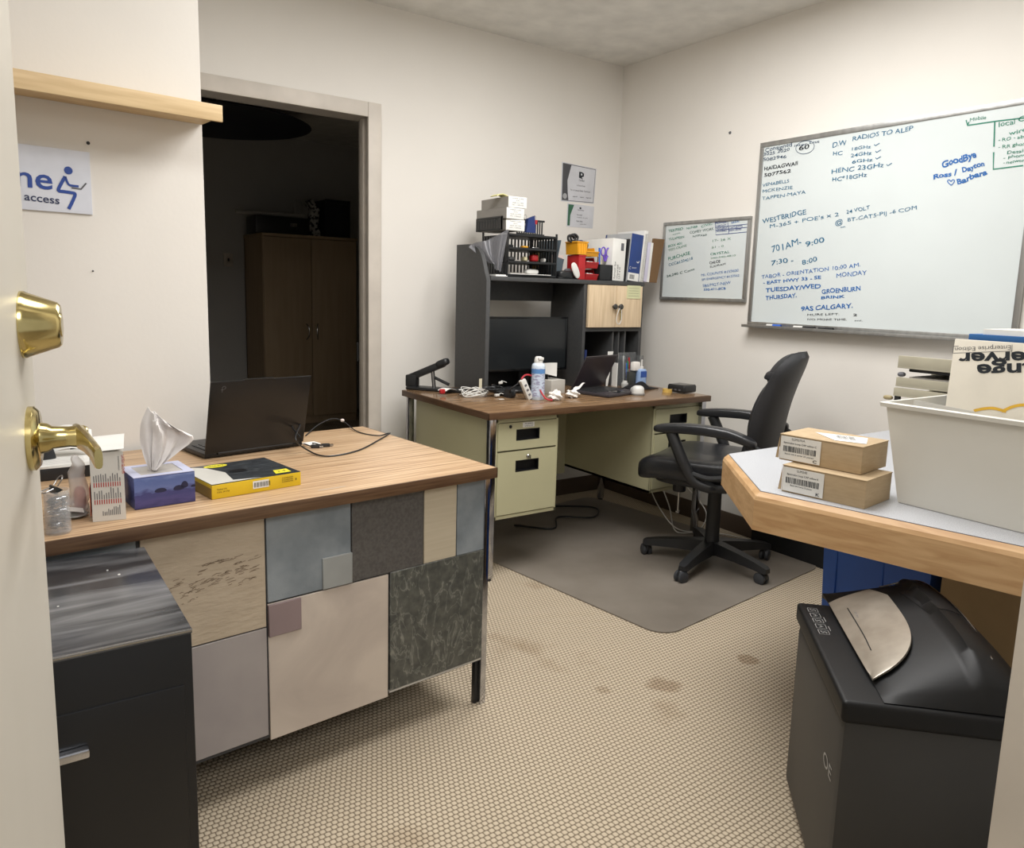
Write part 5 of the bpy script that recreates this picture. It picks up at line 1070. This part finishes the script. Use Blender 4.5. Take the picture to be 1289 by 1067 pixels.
obj('bag_film', MB().sup(.018, .025, .062, .6, .7, T(0, 0, .062), fn=lambda p: V((p.x*(1-.35*p.z/.062)+.003*math.sin(p.z*190), p.y+.004*math.sin(p.z*120+p.x*90), p.z))), mat('bag_clear', (226, 222, 220), .15, alpha=.5), zb)
obj('orange_item', MB().sup(.012, .018, .026, .7, .7, T(.002, 0, .028)), mat('orange_item_m', (214, 120, 92), .5), zb)
tag(obj('tan_tube', MB(RZ(8) @ RY(90)).lathe([(0, -.022), (.012, -.022), (.015, -.016), (.015, .016), (.009, .022), (0, .022)], 20), mat('tan_plastic', (204, 178, 142), .4), loc=(onz(88, 637, ZN).x, onz(88, 637, ZN).y+.03, ZN+.0152)), 'tan rounded roll lying behind the glass jar', 'roll')
dp = onz(97, 651, ZN)
tag(obj('grey_dish', MB().lathe([(0, .0), (.016, .0), (.026, .006), (.0245, .008), (.015, .003), (0, .003)], 24), mat('dish_grey', (136, 136, 132), .3), loc=(dp.x-.004, dp.y+.005, ZN)), 'small grey dish in front of the orange item', 'dish')
tag(obj('white_card_note', MB().grid(lambda u, v: (dp.x-.018+.032*u, dp.y+.002+.02*v, ZN+.017-.008*u+.004*v), 3, 3, .001), paper), 'white folded card lying over the grey dish', 'card')

# ================================================================== black steel cabinet
cb_ = thing('filing_cabinet', 'scuffed glossy black steel cabinet in front of the tiled desk', 'cabinet', (-.206, 1.217, 0))
cabm = mat('cabinet_black', (15, 17, 21), .32)
cabt = mat('cabinet_top_scuffed', (46, 47, 50), .22, rgb2=(122, 122, 124), scale=3.0, stretch=(1.1, 7, 1), detail=10, dist=.8, lo=.40, hi=.74)
CWd, CDp, CH = .442, .450, .705
obj('body', MB().box((.001, .001, .0), (CWd-.001, CDp, CH-.006), .003), cabm, cb_)
obj('top', MB().box((0, 0, CH-.007), (CWd, CDp, CH), .0015), cabt, cb_)
obj('front_lip', MB().box((0, -.001, CH-.004), (CWd, .003, CH+.0006), .001), steel, cb_)
for z0 in (.02, .325): 
    d = obj('drawer', MB().box((.015, -.002, z0), (CWd-.015, .006, z0+.29), .003), cabm, cb_)
    obj('handle', MB().box((.15, -.018, z0+.22), (.29, -.002, z0+.235), .004), chrome, d)
obj('specks', MB().box((.375, .305, CH), (.379, .309, CH+.001)).box((.36, .34, CH), (.363, .342, CH+.001)).box((.27, .20, CH), (.273, .202, CH+.001)).box((.12, .11, CH), (.122, .112, CH+.001)), paper, cb_)['kind'] = 'stuff'

# ================================================================== right counter
cp = [(1.957, 1.598), (1.646, 1.231), (1.838, .315), (3.225, .315), (3.225, 1.598)]
def inset(poly, d):
    out = []; n = len(poly); area_ = sum(poly[i][0]*poly[(i+1) % n][1]-poly[(i+1) % n][0]*poly[i][1] for i in range(n)); sg = 1 if area_ > 0 else -1
    for i in range(n):
        p0, p1, p2 = (V((*poly[i-1], 0)), V((*poly[i], 0)), V((*poly[(i+1) % n], 0)))
        e1 = (p1-p0).normalized(); e2 = (p2-p1).normalized(); n1 = V((-e1.y, e1.x, 0))*sg; n2 = V((-e2.y, e2.x, 0))*sg
        b = (n1+n2); b = b/(b.dot(n1)); q = p1+b*d; out.append((q.x, q.y))
    return out
ct = thing('counter', 'counter with speckled grey top and thick oak edge in the right foreground', 'counter', (1.9, .9, 0))
outer = inset(cp, -.004); mid_ = inset(cp, .0); inn = inset(cp, .012)
Mi = WM[ct].inverted()
eb = MB(Mi); n_ = 5; rings = [(outer, .640), (outer, .722), (mid_, .732), (inn, .744)]
vs = [(x, y, z) for P_, z in rings for x, y in P_]; fs = [(r_*n_+i, (r_+1)*n_+i, (r_+1)*n_+(i+1) % n_, r_*n_+(i+1) % n_) for r_ in range(3) for i in range(n_)]
fs += [tuple(range(n_)), tuple(3*n_+i for i in range(n_))[::-1]]
fs = [f[::-1] for f in fs]
obj('oak_edge', eb.add(vs, fs), oak, ct, sharp=12)
obj('laminate_top', MB(Mi).prism(inset(cp, .013), .742, .7452), speck, ct)
obj('laminate_seam', MB(Mi).prism(inset(cp, .0115), .7405, .7445), grey_ink, ct)
obj('support_panel', MB(Mi).box((1.99, .315, 0), (2.02, .90, .640)), mat('panel_tan', (176, 150, 112), .6), ct)
obj('rear_cleat', MB(Mi).box((3.15, .4, .60), (3.2, 1.55, .640)), black_matte, ct)
tag(obj('black_wall_box', MB().box((0, 0, 0), (.06, .62, .24), .004), black_matte, loc=(3.155, 1.75, 0)), 'low black box standing along the right wall behind the counter corner', 'box')
# two labelled cartons
def carton(label, pxl, pyl, pxr, pyr, z0, hgt, dep, lines, mark, topl=False):
    a = onz(pxl, pyl, z0); b = onz(pxr, pyr, z0); u = (b-a); L_ = u.length; u.normalize(); ang_ = math.atan2(u.y, u.x)
    t = thing('shipping_carton', label, 'box', (a.x, a.y, z0), ang_)
    obj('carton', MB().box((0, 0, 0), (L_, dep, hgt), .0012), card, t)
    obj('lid', MB().box((-.0015, -.0015, hgt-.002), (L_+.001, dep+.001, hgt+.0006), .0005), card, t)
    obj('side_flap', MB().prism([(-.001, .004), (-.010, .004), (-.001, hgt-.003)], .0, .001, RX(90)), card, t)
    F = WM[t]; n = F.to_3x3() @ V((0, -1, 0)); lw = L_*.52
    lab = obj('shipping_label', MB().box((.003, -.0025, .004), (lw, -.002, hgt-.004)), paper, t)
    for s_, x0, x1, z, h in lines: text(s_, F @ V((x0*lw, -.0025, z*hgt)), F @ V((x1*lw, -.0025, z*hgt)), h, n, black_ink, t, bold=.008)
    rn_ = random.Random(len(label)); x = .10*lw
    bars = MB()
    while x < lw*.88:
        w_ = rn_.choice((.0008, .0012, .002)); bars.box((x, -.003, hgt*.36), (x+w_, -.0026, hgt*.58)); x += w_+rn_.choice((.0009, .0014, .002))
    obj('barcode', bars, black_ink, t)
    text(mark, F @ V((lw*.84, -.0025, hgt*.10)), F @ V((lw*.93, -.0025, hgt*.10)), .008, n, black_ink, t, bold=.02)
    if topl:
        flat([F @ V(q) for q in ((L_*.62, dep*.16, hgt), (L_*1.0-.01, dep*.28, hgt), (L_*.80, dep*.85, hgt), (L_*.22, dep*.62, hgt))], (0, 0, 1), paper, t, 'top_label', .0016)
        for k in range(3): text('FRAGILE 8842', F @ V((L_*(.58-.04*k), dep*(.36+.1*k), hgt)), F @ V((L_*(.78-.04*k), dep*(.44+.1*k), hgt)), .012, (0, 0, 1), grey_ink, t, eps=.0024, bold=.02)
    return t
carton('lower brown carton with shipping label on the counter', 983.5, 617.5, 1087.5, 641, ZN, .0715, .155, [('LLM340', .36, .60, .82, .0065), ('Spectralon Loop CAP willow K', .12, .88, .67, .005), ('Batch 04-5 serial 35 pieces', .22, .74, .27, .004)], 'K')
carton('upper brown carton with white top label stacked on the lower carton', 980.5, 577.5, 1083, 597.5, ZN+.0735, .0705, .155, [('LLM276A', .30, .62, .82, .0065), ('Spectralon Loop CAP willow C', .10, .90, .67, .005), ('Batch 04-2 serial 35 pieces', .15, .85, .25, .004)], 'C', True)
# white tub
tub = thing('storage_tub', 'white tapered plastic tub on the counter', 'tub', (1.9, .95, ZN))
Mi = WM[tub].inverted()
bq = [(1.880, .978), (1.880, .42), (2.15, .42), (2.15, .978)]; rq = [(1.855, 1.025), (1.855, .37), (2.225, .37), (2.225, 1.025)]
zb0, zr = ZN+.001, 1.0
def ring(P_, d, z): return [(x, y, z) for x, y in inset(P_, d)]
tbm = mat('tub_white', (214, 212, 204), .42, rgb2=(208, 206, 198), scale=3)
mt = MB(Mi); R_ = [ring(bq, 0, zb0), ring(rq, .004, zr-.012), ring(rq, -.006, zr-.012), ring(rq, -.008, zr-.002), ring(rq, -.004, zr), ring(rq, .006, zr), ring(bq, .006, zb0+.004)]
vs = [p for r_ in R_ for p in r_]; fs = [(k*4+i, (k+1)*4+i, (k+1)*4+(i+1) % 4, k*4+(i+1) % 4) for k in range(len(R_)-1) for i in range(4)]
fs += [(0, 1, 2, 3), tuple(len(vs)-4+i for i in range(4))[::-1]]
a_ = obj('tub_body', mt.add(vs, fs), tbm, tub, sharp=25)
# software box standing upside down in the tub
sp = onx(1197, 426, 2.02)
swb = thing('software_box', 'white boxed software pack standing upside down in the white tub', 'box', (2.02, sp.y, .80), R(-91.5))
bh = sp.z-.80
obj('carton', MB(RX(-3)).box((0, 0, 0), (.40, .045, bh), .003), mat('software_white', (228, 222, 208), .45), swb)
F = WM[swb] @ RX(-3); nb = F.to_3x3() @ V((0, -1, 0)); pb0 = F @ V((0, 0, 0))
def sb2(x, y): return on(1090+x/3.68, 390+y/3.68, pb0, nb)
text('Enterprise Edition', sb2(672, 163), sb2(413, 173), .0115, nb, grey_ink, swb, bold=-.005)
strokes([[sb2(678, 161), sb2(676, 198)], [sb2(676, 190), sb2(402, 200)], [sb2(402, 200), sb2(406, 168)], [sb2(406, 168), sb2(430, 167)]], .0012, nb, grey_ink, swb, 'print_line')
text('Server', sb2(815, 192), sb2(430, 200), .031, nb, black_ink, swb, bold=.03)
text('Exchange', sb2(1120, 236), sb2(515, 254), .033, nb, black_ink, swb, bold=.03)
ylw = mat('print_yellow', (230, 182, 60), .5)
strokes([bez([sb2(500, 467), sb2(540, 458), sb2(590, 455), sb2(650, 470)], 6), bez([sb2(630, 470), sb2(680, 448), sb2(732, 440), sb2(800, 450)], 6)], .007, nb, ylw, swb, 'print_swoosh')
tag(obj('tub_flyer', MB().grid(lambda u, v: (1.93+.06*u, .99-.12*u, .84+.165*v*(1-.1*u)), 6, 4, .001), paper), 'white sheet edge standing in the left of the tub', 'paper')
p_ = onx(1229, 418, 2.16)
bbx = thing('blue_binder', 'blue binder edge lying behind the software box', 'binder', (2.12, p_.y, 1.155), 0)
obj('cover', MB().box((0, -.45, 0), (.20, 0, .018), .002), mat('binder_blue', (40, 96, 156), .4), bbx); obj('pages', MB().box((.01, -.45, .018), (.19, -.03, .032)), paper, bbx)
tag(obj('tub_files', MB().box((2.13, .45, .80), (2.20, .92, 1.155), .003), mat('light_grey', (180, 182, 184), .5)), 'grey file block standing at the back of the tub', 'files')
# letter tray tower behind the tub
tt = thing('tray_tower', 'beige stacked desk trays behind the white tub', 'tray', (2.55, 1.36, ZN))
bm_ = mat('tray_beige', (166, 160, 140), .5)
x_ = 2.55
for k, (y0p, y1p) in enumerate(((447, 462), (474, 485), (487, 497))):
    t0 = onx(1133-3*k, y0p, x_); t1 = onx(1133-3*k, y1p, x_)
    l = obj('tray_lip', MB(WM[tt].inverted()).box((x_-.01, t0.y-.34, t1.z), (x_, t0.y, t0.z), .003), bm_, tt)
    obj('tray_shelf', MB(WM[tt].inverted()).box((x_-.01, t0.y-.34, t1.z-.002), (x_+.26, t0.y-.0, t1.z+.004), .002), bm_, tt)
obj('tower_side', MB(WM[tt].inverted()).box((x_+.03, 1.03, ZN+.001), (x_+.25, 1.04, 1.03)).box((x_+.22, 1.04, ZN+.001), (x_+.25, 1.37, 1.03)), bm_, tt)
q = onx(1150, 463, x_+.05)
tag(obj('tray_device', MB().box((x_+.02, q.y-.18, q.z-.012), (x_+.2, q.y, q.z+.004), .004), black_pl), 'thin black device in the top beige tray', 'device')
q = onx(1148, 476, x_+.03)
tag(obj('tray_papers', MB().box((x_+.01, q.y-.2, q.z-.02), (x_+.22, q.y, q.z+.006), .002), paper_g), 'grey white papers in the middle beige tray', 'papers')
q = onx(1135, 471, x_); obj('knob', MB(WM[tt].inverted() @ T(*q)).sup(.012, .012, .008, .8, .8), grey_ink, tt)
q = onx(1118, 500, x_); obj('tan_knob', MB(WM[tt].inverted() @ T(q.x, q.y, q.z)).sup(.010, .016, .008, .8, .8), mat('tan_cap', (150, 136, 100), .5), tt)
q = onx(1130, 500, x_); obj('hinge_pin', MB(WM[tt].inverted() @ T(q.x, q.y, q.z)).box((-.008, -.008, -.03), (.008, .008, .012), .002), black_pl, tt)

# ================================================================== under the counter
bbn = thing('recycling_bin', 'blue plastic bin standing under the counter behind the shredder', 'bin', (2.03, 1.25, 0))
Mi = WM[bbn].inverted(); bq = [(2.03, 1.235), (2.03, .955), (2.40, .955), (2.40, 1.235)]; rq = inset(bq, -.018)
R_ = [ring(bq, 0, .002), ring(rq, 0, .57), ring(rq, -.012, .57), ring(rq, -.012, .60), ring(rq, .004, .60), ring(bq, .006, .01)]
vs = [p for r_ in R_ for p in r_]; fs = [(k*4+i, (k+1)*4+i, (k+1)*4+(i+1) % 4, k*4+(i+1) % 4) for k in range(len(R_)-1) for i in range(4)]; fs += [(0, 1, 2, 3), tuple(len(vs)-4+i for i in range(4))[::-1]]
obj('bin_body', MB(Mi).add(vs, fs), blue_pl, bbn, sharp=25)
for k in range(2): obj('rib', MB(Mi).box((2.012, 1.205-.14*k, .03), (2.03, 1.211-.14*k, .55), .003), blue_pl, bbn)

A = V((1.627, 1.071, 0)); uA = R(225)
# local frame: x along the icon edge towards the doorway, y to the right/back
shr = thing('paper_shredder', 'large black paper shredder with silver feed cover under the counter', 'shredder', (A.x, A.y, 0), uA)
SZ = .50
sbk = mat('shredder_black', (13, 14, 16), .5, spec=.3); sdg = mat('shredder_dark_grey', (50, 50, 50), .5)
obj('waste_bin', MB().box((.006, .006, .02), (.47, .30, SZ-.045), .02), sdg, shr)
obj('head', MB().box((0, 0, SZ-.045), (.48, .315, SZ), .010, seg=3), sbk, shr)
obj('caster_strip', MB().box((.02, .02, 0), (.45, .29, .02)), black_matte, shr)
def hz(x, y):                                                # height of the moulded shredder lid over (x, y)
    k = max(0, 1-abs((x-.20)/.27)**4)**.5
    t = (y-.075)/.27
    return SZ+.002+.105*k*(max(0, min(1, t*1.25))**.75 if t < .6 else 1-.9*max(0, (t-.6)/.4)**2.5*.75)*(.94 if t < .6 else .94)
hm = MB(); hm.grid(lambda u, v: (-.07+.54*u, .075+.27*v, hz(-.07+.54*u, .075+.27*v)), 40, 24, .012)
obj('motor_hump', hm, sbk, shr, sharp=60)
def sv(u, v):
    x = .02+.38*u; wv = .112*max(0, 1-abs(u*1.02-.02)**5)**.6*(min(1, .80+u*1.2)); y = .072+wv*v
    return V((x, y, hz(x, y)+.007))
obj('silver_cover', MB().grid(sv, 36, 14, -.004), mat('shredder_silver', (176, 168, 156), .34, .6, rgb2=(160, 152, 140), scale=20), shr)
strokes([bez([WM[shr] @ (sv(u, .22)+V((0, 0, .0045))) for u in (.18, .3, .45, .6, .75)], 4)], .004, (.0, 0, 1), dark_in, shr, 'feed_slot', .0006)
hl = obj('handle_recess', MB().grid(lambda u, v: (.06+.16*u, .215+.055*v+.02*u, hz(.06+.16*u, .215+.055*v+.02*u)+.0015), 8, 6, .002), dark_in, shr)
obj('hump_line', MB().tube(bez([*[(x, y, hz(x, y)+.0008) for x, y in ((-.04, .20), (0, .27), (.1, .295), (.25, .298), (.40, .28))]], 8), .0016, 6), steel, shr)
F = WM[shr]
gi = mat('icon_white', (168, 168, 166), .5)
for k in range(5):
    x0 = .035+.031*k; q = lambda a, b: F @ V((x0+a, .018+b, SZ))
    strokes([[q(0, 0), q(.022, 0), q(.022, .022), q(0, .022), q(0, 0)]], .0012, (0, 0, 1), gi, shr, 'warning_icon')
    L_ = [[q(.005, .006), q(.011, .016), q(.017, .006)], [q(.006, .011), q(.016, .011)]] if k % 2 else [bez([q(.005, .005), q(.014, .008), q(.008, .014), q(.017, .017)], 3), [q(.011, .004), q(.011, .018)]]
    strokes(L_, .0012, (0, 0, 1), gi, shr, 'warning_icon')
strokes([[F @ V((.085+.05*j, .046, SZ)), F @ V((.11+.05*j, .046, SZ))] for j in range(2)], .0012, (0, 0, 1), gi, shr, 'print_line')
text('PAUSE', F @ V((.19, .095, SZ+.046)), F @ V((.165, .095, SZ+.048)), .005, (0, 0, 1), grey_ink, shr, eps=.006)
text('OE', F @ V((.36, .0055, SZ-.20)), F @ V((.43, .0055, SZ-.20)), .030, F.to_3x3() @ V((0, -1, 0)), gi, shr)

GR = {'shipping_carton': 'brown cartons on the counter', 'marker': 'markers in the whiteboard tray', 'crumpled_tissue': 'crumpled tissues on the far desk', 'certificate': 'certificates on the back wall',
      'scissors': 'scissors in the pen cup', 'screw': 'screws in the left wall', 'cable_plug': 'black plugs on the near desk', 'plug': 'white plugs on the far desk', 'binder_clip': 'binder clips on the tray rack', 'cable_bundle': 'cable bundles in the yellow bins'}
for o in bpy.data.objects:
    if o.parent is None and 'group' not in o.keys():
        k = o.name.split('.')[0]
        if k in GR: o['group'] = GR[k]
        elif k == 'pen': o['group'] = 'pens in the organiser' if 'organiser' in o['label'] else 'pens in the pen cup'
